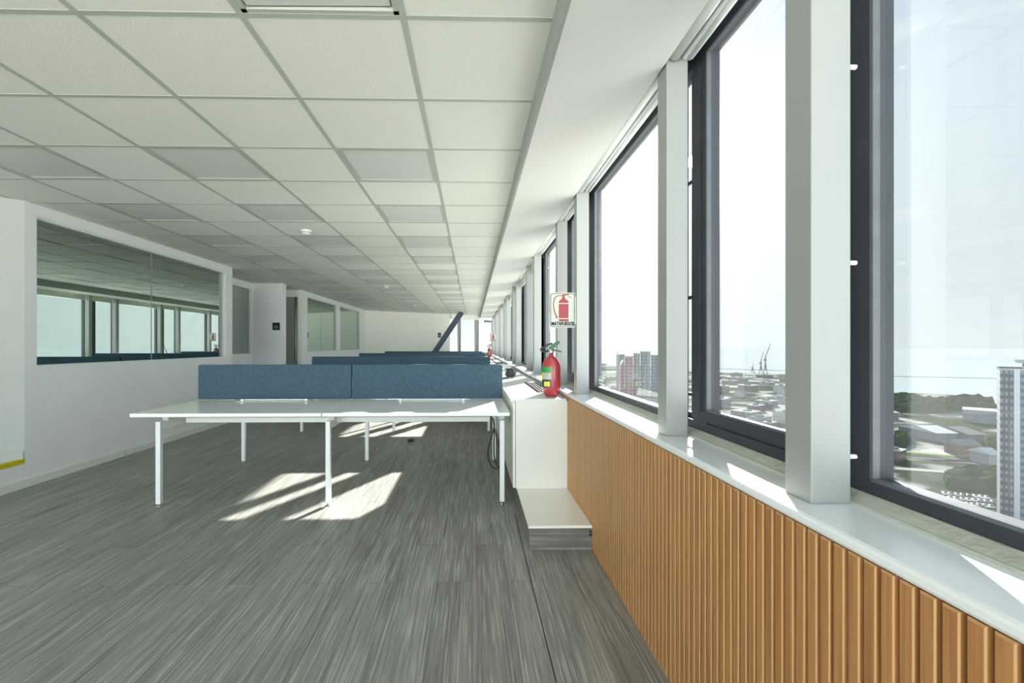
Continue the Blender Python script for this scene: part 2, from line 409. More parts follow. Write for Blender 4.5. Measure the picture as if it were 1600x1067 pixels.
# ------------------------------------------------------------------ columns between windows
PER = 2.415
cols = []
for k in range(-2, 8):
    cols += [1.055+PER*k, 1.855+PER*k]
ncol = 5
for i, y in enumerate(cols):
    if y > 20.2: continue
    mb = MB().box(.761, .852 if abs(y-1.855) > .01 else .846, y, y+.09, .8521, ZC+.03, M['column'], bev=.0025)
    if abs(y-1.055) < .01:
        for z in (CH+(539-103)/FPX*1.075, CH+(539-410)/FPX*1.075, CH-(714-539)/FPX*1.075):
            mb.tube([(.852, y+.006, z), (.868, y+.006, z)], .0055, M['pin'], 10)
    struct(mb, 'trim_%d' % ncol, 'white boxed column standing on the window sill', 'column'); ncol += 1

# ------------------------------------------------------------------ windows
XF, XG = .903, .917
ZG1 = CH+1.132
blind_no = 0
wn = 1
VEIL = M['glass']  # nearest panes darkened to dim the bright sky, clearer ones elsewhere
def window(n, ya, yb, ga, gb, narrow, gap=None):
    """frame from ya to yb, glass from ga to gb; gap = (g0, g1) a slim second light beyond the far stile"""
    zg0 = .957 if narrow else .905
    f = MB(); F = M['frame']
    f.box(XF, .955, ya, yb, .8715, .905, F)                     # bottom rail
    if narrow:
        f.box(XF-.004, .94, ya, gb+.12, .912, zg0-.004, F, bev=.003)
        f.box(XF+.006, .945, ya, gb+.12, .9049, .912, F)
    f.box(XF, .955, ya, yb, ZG1+.004, ZC+.02, F)                # head
    f.box(XF, .955, ya, ga, .905, ZG1+.004, F)                  # near stile
    if gap: 
        f.box(XF, .955, gb, gap[0], .905, ZG1+.004, F)
        f.box(XF-.006, .91, (gb+gap[0])/2-.012, gap[0]-.004, .93, ZG1-.03, F)
        f.box(XF, .955, gap[1], yb, .905, ZG1+.004, F)
        for z in (CH-.21+.0, CH+.203, CH+.695) : 
            f.box(.93, .938, gap[0], gap[1], z-.007, z+.007, F)
        f.box(.93, .945, gap[0], gap[1], .905, .925, F)
    else: f.box(XF, .955, gb, yb, .905, ZG1+.004, F)
    o = struct(f, 'window_%d' % n, ('narrow' if narrow else 'wide') + ' dark framed window in the long window row', 'window')
    b = MB(); t = .007
    for (a0, a1, z0, z1) in ((ga, gb, zg0-.004, zg0+.004), (ga, gb, ZG1-.004, ZG1+.004), (ga-.004, ga+.005, zg0, ZG1), (gb-.005, gb+.004, zg0, ZG1)):
        b.box(XF-.001, XG+.002, a0, a1, z0, z1, M['frame2'])
    b.build('glazing_bead', o)
    pane = MB().quad([(XG, ga, zg0), (XG, gb, zg0), (XG, gb, ZG1), (XG, ga, ZG1)], VEIL if -.8 < ga < 1.5 else M['glass_open'] if ga < 0 else M['glass_clear'])
    pane.build('window_pane', o)
    if gap:
        MB().quad([(XG+.03, gap[0], .925), (XG+.03, gap[1], .925), (XG+.03, gap[1], ZG1), (XG+.03, gap[0], ZG1)], VEIL).build('window_pane', o)
    return o
wins = []
for k in range(-2, 8):
    a1, a2, b1 = 1.055+PER*k, 1.855+PER*k, 1.055+PER*(k+1)
    # narrow light between a1 and a2
    if a1 < 19.5:
        ga, gb = a1+.36, a2+.09; yb = a2+.25; gap = None
        if k == 0: ga, gb = 1.33, yX(1109.5, XG); g0 = yX(1082.3, XF); gap = (g0, 2.085); yb = 2.14
        if k == 1: ga, gb = yX(921, XG)+.22, yX(896, XG); yb = a2+.36
        ya = (a1+.30 if k != 1 else ga-.03)
        if k == 0: ya = 1.27
        wins.append((ya, yb, ga, gb, True, gap))
    # wide light between a2 and b1
    if b1 < 21 and a2 > -4:
        ga = wins[-1][1]+.03 if wins else a2+.28; gb = b1+.04; gap = None
        if k == -1: gb = yX(1371, XG); yb = 1.27
        elif k == 0: gb = yX(932, XG); yb = None
        elif k in (1, 2):
            gb = b1+.03; gap = (gb+.11, gb+.46); yb = b1+.50
            if k == 1: gb = yX(854.3, XG); gap = (yX(852, XG), yX(852, XG)+.36)
            if k == 2: gb = yX(821, XG); gap = (yX(819.4, XG), yX(819.4, XG)+.4); yb = gap[1]+.04
            if k == 1: yb = gap[1]+.04
        else: yb = None
        wins.append((wins[-1][1] if wins else ga-.03, yb, ga, gb, False, gap))
# make the frame limits meet
wins.sort(key=lambda w: w[2])
fixed = []
for i, w in enumerate(wins):
    ya = fixed[-1][1] if fixed else w[0]
    yb = w[1]
    if yb is None: yb = wins[i+1][2]-.03 if i+1 < len(wins) else w[3]+.2
    if i+1 < len(wins): yb = min(max(yb, w[3]+.03), wins[i+1][2]-.02)
    ga = max(w[2], ya+.02)
    fixed.append((ya, yb, ga, w[3], w[4], w[5]))
for i, (ya, yb, ga, gb, nar, gap) in enumerate(fixed):
    if ya > 20.3: continue
    window(i+1, ya, min(yb, 20.9), ga, gb, nar, gap)
nwin = len(fixed)+1

# ------------------------------------------------------------------ roller blinds
order = ['first', 'second', 'third', 'fourth', 'fifth', 'sixth', 'seventh', 'eighth', 'ninth', 'tenth', 'eleventh', 'twelfth', 'thirteenth', 'fourteenth', 'fifteenth', 'sixteenth']
bi = 0
for i, y in enumerate(cols[:-1]):
    y2 = cols[i+1]
    if y2 < .5 or y2 > 20: continue
    ya, yb = y+.094, y2-.004
    root = empty('roller_blind', (.82, (ya+yb)/2, ZC))
    z = ZS+.026
    L = (.82, (ya+yb)/2, ZC)
    t = MB().tube([(.787, ya+.01, z+.006), (.787, yb-.01, z+.006)], .024, M['white'], 20); o = t.build('roller_tube', None, L); o.parent = root; o.location = (0, 0, 0)
    t = MB().prism([(.826, z-.006), (.862, z-.006), (.866, z), (.866, z+.06), (.822, z+.06), (.822, z)], 'y', ya, yb, M['white']); o = t.build('cassette', None, L); o.parent = root; o.location = (0, 0, 0)
    low = z-.012 if y < 5.5 else CH+1.0
    t = MB().box(.842, .8435, ya+.015, yb-.015, low, z-.005, M['blind']).tube([(.8428, ya+.015, low), (.8428, yb-.015, low)], .008, M['white'], 10)
    o = t.build('blind_fabric', None, L); o.parent = root; o.location = (0, 0, 0)
    wide = (y2-y) > 1
    tag(root, 'white roller blind %s at the %s window from the front' % ('wound up' if y < 5.5 else 'let down', order[bi]), 'blind', 'roller blinds over the window row'); bi += 1

# ------------------------------------------------------------------ left office partitions
XL = -3.80
yc0 = yX(38.5, XL)
yA1 = yX(363, XL)
def zY(py, Y, px=400):
    t = (px-PPX)/FPX; D = Y/(_c-t*_s); return CH+(PPY-py)/FPX*D
def glazed_wall(x, ya, yb, panes, zb, zt, th=.10, name='wall_left', label=''):
    mb = MB(); Wm = M['wall']
    mb.box(x-th, x, ya, yb, 0, zb, Wm); mb.box(x-th, x, ya, yb, zt, ZC, Wm)
    edges = [ya]+[v for p in panes for v in p]+[yb]
    for a, b in zip(edges[::2], edges[1::2]): mb.box(x-th, x, a, b, zb, zt, Wm)
    return mb
gA0, gA1 = yX(57.5, XL), yX(353, XL)
mb = glazed_wall(XL, yc0, yA1, [(gA0, gA1)], 1.026, 2.335)
mb.box(XL-.10, XL-.0995+.0, yc0, yA1, 0, .01, M['wall'])
struct(mb, 'wall_left', 'white office partition wall with a long interior window, nearest on the left', 'wall')
def office_window(n, x, ya, yb, zb, zt, label, seams=()):
    f = MB(); d0, d1 = x-.07, x-.03
    f.box(d0, d1, ya, yb, zb, zb+.008, M['white']); f.box(d0, d1+.02, ya, yb, zt-.022, zt, M['white'])
    f.box(d0, d1, ya, ya+.008, zb, zt, M['white']); f.box(d0, d1, yb-.02, yb, zb, zt, M['white'])
    for s_ in seams: f.box(x-.052, x-.046, s_-.003, s_+.003, zb, zt-.02, M['door'])
    o = struct(f, 'window_%d' % n, label, 'interior window')
    MB().box(x-.054, x-.05, ya, yb, zb+.004, zt-.01, M['glass_office']).build('window_pane', o)
    return o
office_window(nwin, XL, gA0, gA1, 1.026, 2.335, 'long dark green interior window reflecting the window row', [yX(243, XL)]); nwin += 1
# recess between the two office blocks
XR = -4.37
yS1 = yX(447, XL+.03); yS0 = yS1-.16
gB0, gB1 = yA1+.05, yX(393.5, XR)
struct(glazed_wall(XR, yA1-.1, yS1, [(gB0, gB1)], 1.035, 2.33).box(XR, XL-.1, yA1-.1, yA1, 0, ZC, M['wall']),
       'wall_left_recess', 'set-back white wall beyond the first office with a narrow glass', 'wall')
office_window(nwin, XR, gB0, gB1, 1.035, 2.33, 'narrow green interior window in the set-back wall'); nwin += 1
struct(MB().box(XR, XL+.03, yS0, yS1, 0, ZC, M['wall']), 'wall_left_stub', 'white stub wall carrying a small black panel', 'wall')
# door recess
yD = 10.68
dx0 = XL-.62
md = MB(); md.box(-5.4, dx0-.25, yD, yD+.1, 0, ZC, M['wall_far']); md.box(dx0-.25, XL-.15, yD, yD+.1, 2.28, ZC, M['wall_far']); md.box(XL-.08, XL, yD, yD+.1, 0, ZC, M['wall_far']); md.box(XL-.15, XL-.08, yD, yD+.1, 2.28, ZC, M['wall_far'])
md.box(-5.4, -5.3, yS1, yD, 0, ZC, M['wall_far']).box(XR-1.1, XR-.0, yS1-.1, yS1, 0, ZC, M['wall_far'])
struct(md, 'wall_left_alcove', 'pale wall of the alcove around the dark door', 'wall')
dr = empty('door_1', (XL-.6, yD+.04, 0)); dr['kind'] = 'structure'; dr['label'] = 'dark grey door in the alcove between the two offices'; dr['category'] = 'door'
MB().box(dx0-.25, XL-.15, yD+.03, yD+.07, .01, 2.28, M['door']).build('door_leaf', None).parent = dr
MB().box(XL-.15, XL-.14, yD+.0, yD+.09, 0, 2.28, M['black']).box(XL-.085, XL-.08, yD, yD+.09, 0, 2.28, M['white']).build('door_frame', None).parent = dr
MB().box(XL-.14, XL-.085, yD+.045, yD+.05, .01, 2.28, M['glass_office']).build('side_light', None).parent = dr
for ch in dr.children: ch.matrix_parent_inverse = Matrix.Translation((XL-.6, yD+.04, 0)).inverted()
# second office block
yE = 16.2
q = [yX(480.5, XL), yX(527, XL), yX(531.5, XL), yX(562.5, XL)]
struct(glazed_wall(XL, yD+.1, yE+1.2, [(q[0], q[1]), (q[2], q[3])], 1.05, 2.33), 'wall_left_far', 'white partition wall of the second office with two interior windows', 'wall')
office_window(nwin, XL, q[0], q[1], 1.05, 2.33, 'green interior window of the second office, nearer pane', [yX(505, XL)]); nwin += 1
office_window(nwin, XL, q[2], q[3], 1.05, 2.33, 'green interior window of the second office, farther pane'); nwin += 1
# rooms behind the office glass
struct(MB().box(-7.6, -7.5, -5, 18, 0, ZC, M['wall']).box(-7.5, XL-.1, yA1-.2, yA1-.1, 0, ZC, M['wall']).box(-7.5, -5.4, yS1+.0, yS1+.1, 0, ZC, M['wall']), 'wall_office_back', 'back walls of the offices behind the green glass', 'wall')
# baseboards
struct(MB().box(XL, XL+.012, yc0-3, yA1, 0, .07, M['white']).box(XL+.012, XL+.0135, 5.29, 5.293, 0, .07, M['trimgrey']), 'baseboard_left', 'white baseboard along the nearest office wall', 'baseboard')
struct(MB().box(XL, XL+.012, yD, yE+1, 0, .07, M['white']), 'baseboard_left_far', 'white baseboard along the second office wall', 'baseboard')
# raised landing and oblique wall at far left
struct(MB().box(-7.5, XL, .6, yc0, 0, .22, M['wall']).box(-7.5, XL-.012, .6, yc0, .22, .228, M['carpet']), 'floor_landing', 'raised grey landing at the left edge', 'floor')
struct(MB().prism([(XL-.03, .205), (XL+.004, .205), (XL+.004, .246), (XL-.03, .246)], 'y', .6, yc0-.002, M['yellow']), 'trim_60', 'yellow edge strip on the raised landing', 'stair nosing')
o = struct(MB().box(-3.2, 0, 0, .1, .228, ZC, M['wall_shade']).box(-3.2, -.01, -.012, 0, .228, .31, M['wall_shade']), 'wall_oblique', 'oblique white wall at the left edge above the landing', 'wall')
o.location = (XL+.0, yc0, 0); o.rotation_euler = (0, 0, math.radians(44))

# ------------------------------------------------------------------ far oblique wall with windows
FA = Vector((-3.95, 16.85)); FB = Vector((.95, 20.15)); FD = (FB-FA).normalized(); FL = (FB-FA).length; FANG = math.atan2(FD.y, FD.x)
def fs(px):
    """distance along the far wall seen at that picture column"""
    t = (px-PPX)/FPX; # ray direction
    dx, dy = _s+t*_c, _c-t*_s
    # FA + s*FD = k*(dx,dy)
    det = FD.x*(-dy)+dx*FD.y
    return ((-FA.x)*(-dy)+dx*(-FA.y))/det
sw = fs(703)
z0w, z1w = .90, ZC-.19
far = MB()
far.box(-1.2, sw, 0, .12, 0, ZC, M['wall_far']); far.box(sw, FL+.5, 0, .12, 0, .84, M['wall_far']); far.box(sw, FL+.5, 0, .12, z1w, ZC+.1, M['wall_far'])
far.box(sw, FL+.3, -.10, 0, z1w, ZC-.0, M['wall_far'])
o = struct(far, 'wall_far', 'cream far wall set at an angle, windows at its right end', 'wall'); o.location = (FA.x, FA.y, 0); o.rotation_euler = (0, 0, FANG)
o = struct(MB().box(sw, FL+.3, -.03, 0, 0, .84, M['wood']).box(sw, FL+.3, -.06, .0, .84, .87, M['sill']), 'trim_61', 'wood panelling and white sill under the far windows', 'wall panelling'); o.location = (FA.x, FA.y, 0); o.rotation_euler = (0, 0, FANG)
fr = MB()
xs = [fs(p) for p in (703, 715.8, 719.8, 742.5, 748, 769)]
fr.box(xs[1], xs[2], -.02, .06, .87, z1w, M['column']); fr.box(xs[3], xs[4]-.05, -.04, .06, .87, z1w, M['column']); fr.box(xs[4]-.05, xs[4], 0, .06, .87, z1w, M['frame'])
fr.box(xs[5]-.0, FL+.4, -.04, .06, .87, z1w, M['column']); fr.box(xs[4]+.3, xs[5]+.1, -.03, .04, z1w-.09, z1w, M['frame2'])
fr.box(sw, FL+.3, .02, .06, .87, .9, M['frame'])
o = struct(fr, 'window_%d' % nwin, 'bright far window beside the diagonal brace', 'window'); o.location = (FA.x, FA.y, 0); o.rotation_euler = (0, 0, FANG); nwin += 1
MB().quad([(sw, .04, .87), (FL+.3, .04, .87), (FL+.3, .04, z1w), (sw, .04, z1w)], M['glass_clear']).build('window_pane', o)

# walls out of the picture that close the room; back and left sides left open to let in light
bw = MB()
bw.box(-9.1, 1.1, Y0-.1, Y0, 0, .12, M['wall'])
for x in (-9.0, -6.5, -4.0, -1.6, .75): bw.box(x, x+.12, Y0-.1, Y0, .12, ZC, M['wall'])
struct(bw, 'wall_back', 'low unseen wall behind the viewpoint, left open above to let in light', 'wall')
bl = MB(); bl.box(-9.2, -9.1, Y0, 1.0, 0, .5, M['wall'])
for y in (-5, -3, -1, .9): bl.box(-9.2, -9.1, y, y+.1, .5, ZC, M['wall'])
struct(bl, 'wall_left_back', 'unseen wall behind the viewpoint on the left, opened up to let in light', 'wall')

# ------------------------------------------------------------------ ceiling fixtures
def ceil_light(c, r, i_, ajar=False):
    x0, x1, y0, y1 = GX+.6*c+hw, GX+.6*(c+1)-hw, GY+.6*r+hw, GY+.6*(r+1)-hw
    cx, cy = (x0+x1)/2, (y0+y1)/2; hx, hy = (x1-x0)/2, (y1-y0)/2
    root = empty('ceiling_light', (cx, cy, ZC))
    f = MB()
    for a in ((-hx, hx, -hy, -hy+.02), (-hx, hx, hy-.02, hy), (-hx, -hx+.02, -hy, hy), (hx-.02, hx, -hy, hy)): f.box(*a, .001, .05, M['tbar'])
    f.box(-hx, hx, -hy, hy, .07, .08, M['white'])
    o = f.build('light_frame'); o.parent = root
    dm = MB()
    n = 8; bm = dm.bm
    vs = [[bm.verts.new((-hx+.021+(2*hx-.042)*a/n, -hy+.021+(2*hy-.042)*b/n, (.0055-.003*(1-((a/n-.5)*2)**2)*(1-((b/n-.5)*2)**2)))) for b in range(n+1)] for a in range(n+1)]
    dm.mi(M['diff'])
    for a in range(n):
        for b in range(n): f_ = bm.faces.new([vs[a][b], vs[a+1][b], vs[a+1][b+1], vs[a][b+1]]); f_.smooth = True
    o = dm.build('diffuser'); o.parent = root
    if ajar: o.rotation_euler = (.02, -.012, 0); o.scale = (.975, .97, 1)
    return root
rown = {2: 'row nearest the windows', 0: 'middle row', -2: 'left row'}
proto = None
for (c, r) in sorted(lights, key=lambda t: (t[0], t[1])):
    if r == -2: 
        if c > 0: continue
    if c == 2 and r == 0:
        o = ceil_light(c, r, 0, True); tag(o, 'square ceiling light with its cover hanging ajar at the top edge', 'ceiling light'); continue
    if c == -2 and GY+.6*r < 3 and r > 0: pass
    if proto is None: proto = ceil_light(c, r, 0); o = proto
    else:
        o = copy_tree(proto); o.location = (GX+.6*(c+.5), GY+.6*(r+.5), ZC)
    if r == -2: tag(o, 'square ceiling light behind the viewpoint', 'ceiling light', 'square ceiling lights')
    else: tag(o, 'square unlit ceiling light, %s, %s from the front' % (rown[c], order[(r-3)//2]), 'ceiling light', 'square ceiling lights')
def detector(x, y, label):
    root = empty('smoke_detector', (x, y, ZC))
    o = MB().lathe([(.052, -.001), (.056, -.006), (.054, -.020), (.047, -.026)], 0, 0, M['white'], 28).build('detector_base'); o.parent = root
    o = MB().lathe([(.034, -.0262), (.034, -.034)], 0, 0, M['trimgrey'], 20).lathe([(.044, -.034), (.045, -.039), (.036, -.046), (.012, -.050)], 0, 0, M['white'], 28).build('sensor_head'); o.parent = root
    for a in range(6):
        pass
    tag(root, label, 'smoke detector', 'smoke detectors on the ceiling'); return root
detector(-1.77, 5.12, 'round white smoke detector on the ceiling, the nearest and largest')
detector(-1.79, 9.9, 'round white smoke detector on the ceiling, middle of the three')
detector(-1.80, 14.7, 'round white smoke detector on the ceiling, farthest and smallest')

# ------------------------------------------------------------------ desks
def make_desk():
    root = empty('bench_desk', (-1.076, 4.285, 0))
    def B(mb, name, par=root): o = mb.build(name); o.parent = par; return o
    hxx, hy, zt, th = 1.344, .865, .725, .025
    for sx in (-1, 1):
        for sy in (-1, 1):
            x0, x1 = (-hxx, -.003) if sx < 0 else (.003, hxx)
            y0, y1 = (-hy, -.022) if sy < 0 else (.022, hy)
            B(MB().box(x0, x1, y0, y1, zt-th, zt, M['desk'], bev=.002), 'desktop')
            # cable flap with two hinges
            if sy < 0:
                fx = -.70+.05 if sx < 0 else .72
                fl = B(MB().box(fx-.30, fx+.30, -.175, -.066, zt, zt+.004, M['white'], bev=.0015).box(fx-.29, fx+.29, -.078, -.068, zt+.004, zt+.012, M['white'])
                       .box(fx-.305, fx+.305, -.1785, -.1755, zt+.0002, zt+.0012, M['trimgrey']), 'cable_flap')
                for hx_ in (fx-.275, fx+.275): B(MB().box(hx_-.01, hx_+.01, -.10, -.08, zt+.004, zt+.014, M['chrome']), 'flap_hinge', fl)
    # beams along the length
    for y in (-.47, .47):
        B(MB().box(-hxx+.17, hxx-.13, y-.02, y+.02, .600, .640, M['deskedge'], bev=.002), 'long_beam')
    # end and middle frames
    for x in (-1.27, -.012, 1.30-.0):
        fr_ = MB().box(x-.018, x+.018, -.64, .64, .578, .634, M['white'], bev=.003)
        s_ = 1 if x < 0.5 else -1
        for y in (-.53, .53):
            fr_.prism([(y-.05, .634), (y+.05, .634), (y+.09, .6995), (y-.09, .6995)], 'x', x-.022, x+.022, M['deskedge'])
        fr_.prism([(x+.018*s_, .634), (x+.10*s_, .6995), (x+.018*s_, .6995)], 'y', -.50, -.44, M['deskedge'])
        B(fr_, 'cross_frame')
        for y in (-.66, .66):
            l = MB().box(x-.018, x+.018, y-.018, y+.018, .022, .638, M['white'], bev=.004)
            lg = B(l, 'leg')
            B(MB().lathe([(.018, .0), (.018, .006), (.006, .009), (.006, .022)], x, y, M['chrome'], 14), 'levelling_foot', lg)
    # screens
    for sx, (x0, x1) in ((-1, (-hxx-.005, -.004)), (1, (.004, hxx-.0))):
        s_ = MB(); tmp = bmesh.new(); bmesh.ops.create_cube(tmp, size=1)
        for v in tmp.verts: v.co = Vector(((x0+x1)/2+v.co.x*(x1-x0), v.co.y*.036, (.730+1.036)/2+v.co.z*.306))
        ed = [e for e in tmp.edges if all(abs(abs(v.co.z-.879)-.149) < 1e-4 for v in e.verts) is False]
        vert_e = [e for e in tmp.edges if abs(e.verts[0].co.z-e.verts[1].co.z) > .1]
        # round the outer upper corner, then soften all edges
        out = [e for e in tmp.edges if abs(e.verts[0].co.y-e.verts[1].co.y) > .01 and e.verts[0].co.z > .9 and abs(e.verts[0].co.x-(x0 if sx < 0 else x1)) < 1e-4]
        bmesh.ops.bevel(tmp, geom=out, offset=.022, segments=5, affect='EDGES', profile=.5)
        bmesh.ops.bevel(tmp, geom=[e for e in tmp.edges if len(e.link_faces) == 2 and e.calc_face_angle(0) > 1.2], offset=.006, segments=3, affect='EDGES', profile=.5)
        s_.merge(tmp, M['fabric'], smooth=False)
        sc_ = B(s_, 'privacy_screen')
        for xx in (x0+.3, x1-.3):
            B(MB().box(xx-.02, xx+.02, -.026, .026, .700, .7285, M['white'], bev=.002), 'screen_clamp', sc_)
    # cable tray between the tops
    B(MB().box(-1.15, 1.15, -.055, .055, .655, .658, M['white']).box(-1.15, 1.15, -.055, -.052, .655, .695, M['white']).box(-1.15, 1.15, .052, .055, .655, .695, M['white']), 'cable_tray')
    return root
desk = make_desk()
dl = ['long white bench desk with blue fabric screens, the nearest of the four', 'second white bench desk with blue screens, just behind the nearest one',
      'third white bench desk with blue screens, mostly hidden behind the second', 'fourth white bench desk with blue screens, the farthest before the diagonal brace']
for i in range(4):
    o = desk if i == 0 else copy_tree(desk)
    o.location = (-1.076, 4.285+2.98*i, 0)
    tag(o, dl[i], 'desk', 'bench desks in rows')

# ------------------------------------------------------------------ plinth, cabinets, worktop
YP0, YC0, YC1 = 2.80, 3.53, 17.3
pl = empty('plinth', (.5, YP0, 0))
def P(mb, name, par, loc):
    o = mb.build(name, None, loc); o.parent = par; o.location = (0, 0, 0); return o
L = (.5, YP0, 0)
P(MB().box(.329, .7055, YP0, YC1, .129, .144, M['plinthtop'], bev=.0015), 'top_board', pl, L)
P(MB().box(.335, .7055, YP0+.006, YC1, 0, .1289, M['plinth']).box(.690, .7056, YP0+.004, YP0+.01, .10, .112, M['black']).box(.690, .7056, YP0+.004, YP0+.01, .116-.035, .095, M['black']), 'side_panel', pl, L)
tag(pl, 'low plinth with white top and grey wood-look sides under the cabinets', 'plinth')
n = 6; cw = (YC1-YC0-.01)/n
cl_ = ['nearest white cabinet with its end panel facing the viewer', 'second white cabinet along the windows, beside the nearest desk', 'third white cabinet along the windows, beside the gap behind the nearest desk',
       'fourth white cabinet along the windows, beside the third desk', 'fifth white cabinet along the windows', 'farthest white cabinet along the windows, below the small red extinguisher']
cproto = None
for i in range(n):
    if cproto is None:
        root = cproto = empty('cabinet', (.5, YC0, .144)); Lc = (.5, YC0, .144)
        P(MB().box(.320, .7055, YC0+.006, YC0+cw-.002, .1445, .791, M['cab'], bev=.001), 'cabinet_body', root, Lc)
        for j in range(4):
            w = (cw-.006)/4; a = YC0+.004+j*w
            P(MB().box(.299, .317, a, a+w-.004, .150, .787, M['cab'], bev=.0012), 'cabinet_door', root, Lc)
    else: root = copy_tree(cproto); root.location = (.5, YC0+i*cw, .144)
    tag(root, cl_[i], 'cabinet', 'white cabinets along the window wall')
# worktop with holes for the grilles: strips
wtb = MB(); M['worktop'] = pm('worktop_laminate', (.72, .74, .71), .3, nscale=2, namt=.02)
gr = [(4.02, 5.05), (7.05, 8.15), (10.1, 11.2), (13.1, 14.2)]
gx0, gx1 = .545, .672
wtb.box(.283, gx0, YC0-.008, YC1, .791, .81, M['worktop']); wtb.box(gx1, .698, YC0-.008, YC1, .791, .81, M['worktop'])
ed = [YC0-.008]+[v for g_ in gr for v in g_]+[YC1]
for a, b in zip(ed[::2], ed[1::2]): wtb.box(gx0, gx1, a, b, .791, .81, M['worktop'])
tag(wtb.build('worktop'), 'continuous white worktop over the window cabinets', 'worktop')
gl_ = ['black slotted air grille in the worktop right behind the large extinguisher', 'black slotted air grille in the worktop, second from the front', 'black slotted air grille in the worktop, third from the front', 'black slotted air grille in the worktop, farthest']
for (a, b), lab in zip(gr, gl_):
    g_ = MB(); z0, z1 = .7915, .813
    for bx in ((gx0, gx0+.008, a, b), (gx1-.008, gx1, a, b), (gx0, gx1, a, a+.008), (gx0, gx1, b-.008, b)): g_.box(bx[0]+.0005, bx[1]-.0005, bx[2]+.0005, bx[3]-.0005, z0, z1, M['matteblack'])
    root = empty('air_grille', ((gx0+gx1)/2, (a+b)/2, .7915)); Lg = tuple(root.location)
    P(g_, 'grille_frame', root, Lg)
    s_ = MB(); k = int((b-a)/.05)
    for j in range(1, k): yy = a+(b-a)*j/k; s_.box(gx0+.008, gx1-.008, yy-.005, yy+.005, .800, .8125, M['grillebar'])
    for xx in (gx0+.038, gx0+.068, gx0+.098): s_.box(xx-.002, xx+.002, a+.008, b-.008, .806, .8115, M['trimgrey'])
    P(s_, 'grille_bars', root, Lg)
    tag(root, lab, 'air grille', 'air grilles in the worktop')

# ------------------------------------------------------------------ extinguishers
def extinguisher():
    r = empty('fire_extinguisher', (0, 0, 0)); R = .0725
    def B(mb, name, par=r): o = mb.build(name); o.parent = par; return o
    prof = [(.034, 0), (.040, .002), (.050, .010), (.064, .030), (.0715, .060), (R, .085), (R, .215), (.0705, .240), (.064, .265), (.052, .288), (.036, .304), (.022, .313), (.0165, .320), (.0165, .338)]
    B(MB().lathe(prof, 0, 0, M['red'], 48), 'cylinder_body')
    lb = B(MB().lathe([(R+.0006, .075), (R+.0006, .185)], 0, 0, M['navy'], 24, (math.radians(150), math.radians(262))), 'label')
    B(MB().lathe([(R+.0008, .190), (R+.0008, .232)], 0, 0, M['greenlabel'], 24, (math.radians(150), math.radians(262))), 'green_band', lb)
    B(MB().lathe([(R+.0011, .135), (R+.0011, .187)], 0, 0, M['signwhite'], 16, (math.radians(206), math.radians(260))), 'white_text_panel', lb)
    B(MB().lathe([(R+.0011, .132), (R+.0011, .187)], 0, 0, M['yellowlabel'], 8, (math.radians(185), math.radians(203))).lathe([(R+.0011, .082), (R+.0011, .120)], 0, 0, M['yellowlabel'], 12, (math.radians(212), math.radians(252))), 'yellow_panel', lb)
    B(MB().lathe([(.019, .337), (.020, .345), (.018, .362), (.012, .372)], 0, 0, M['chrome'], 20), 'valve')
    # two levers
    B(MB().bar((-.014, 0, .364), (.030, 0, .360), .024, .018, M['darkgreen']).bar((.028, 0, .361), (.076, 0, .347), .022, .013, M['darkgreen']), 'carry_handle')
    B(MB().prism([(-.020, .366), (.010, .366), (.030, .382), (.062, .414), (.060, .428), (.046, .430), (.014, .412), (-.012, .388)], 'y', -.011, .011, M['darkgreen']).bar((.050, 0, .420), (.064, 0, .424), .021, .012, M['rubber']), 'squeeze_lever')
    # hose loop to the left
    pts = [(-.012, 0, .356), (-.035, 0, .352), (-.062, -.004, .352), (-.078, -.008, .358), (-.080, -.010, .368), (-.066, -.010, .381), (-.040, -.006, .396), (-.010, -.002, .408), (.004, 0, .410)]
    B(MB().tube(smooth(pts, 5), .0085, M['rubber'], 12), 'hose')
    B(MB().lathe([(.014, .352), (.014, .365)], -.012, -.022, M['chrome'], 18), 'pressure_gauge')
    return r
e1 = extinguisher(); e1.location = (.613, 3.70, .8101)
tag(e1, 'large red fire extinguisher with green levers on the near end of the worktop', 'fire extinguisher', 'red fire extinguishers')
e2 = copy_tree(e1); e2.location = (.560, 15.55, .8101)
tag(e2, 'small distant red fire extinguisher at the far end of the worktop', 'fire extinguisher', 'red fire extinguishers')

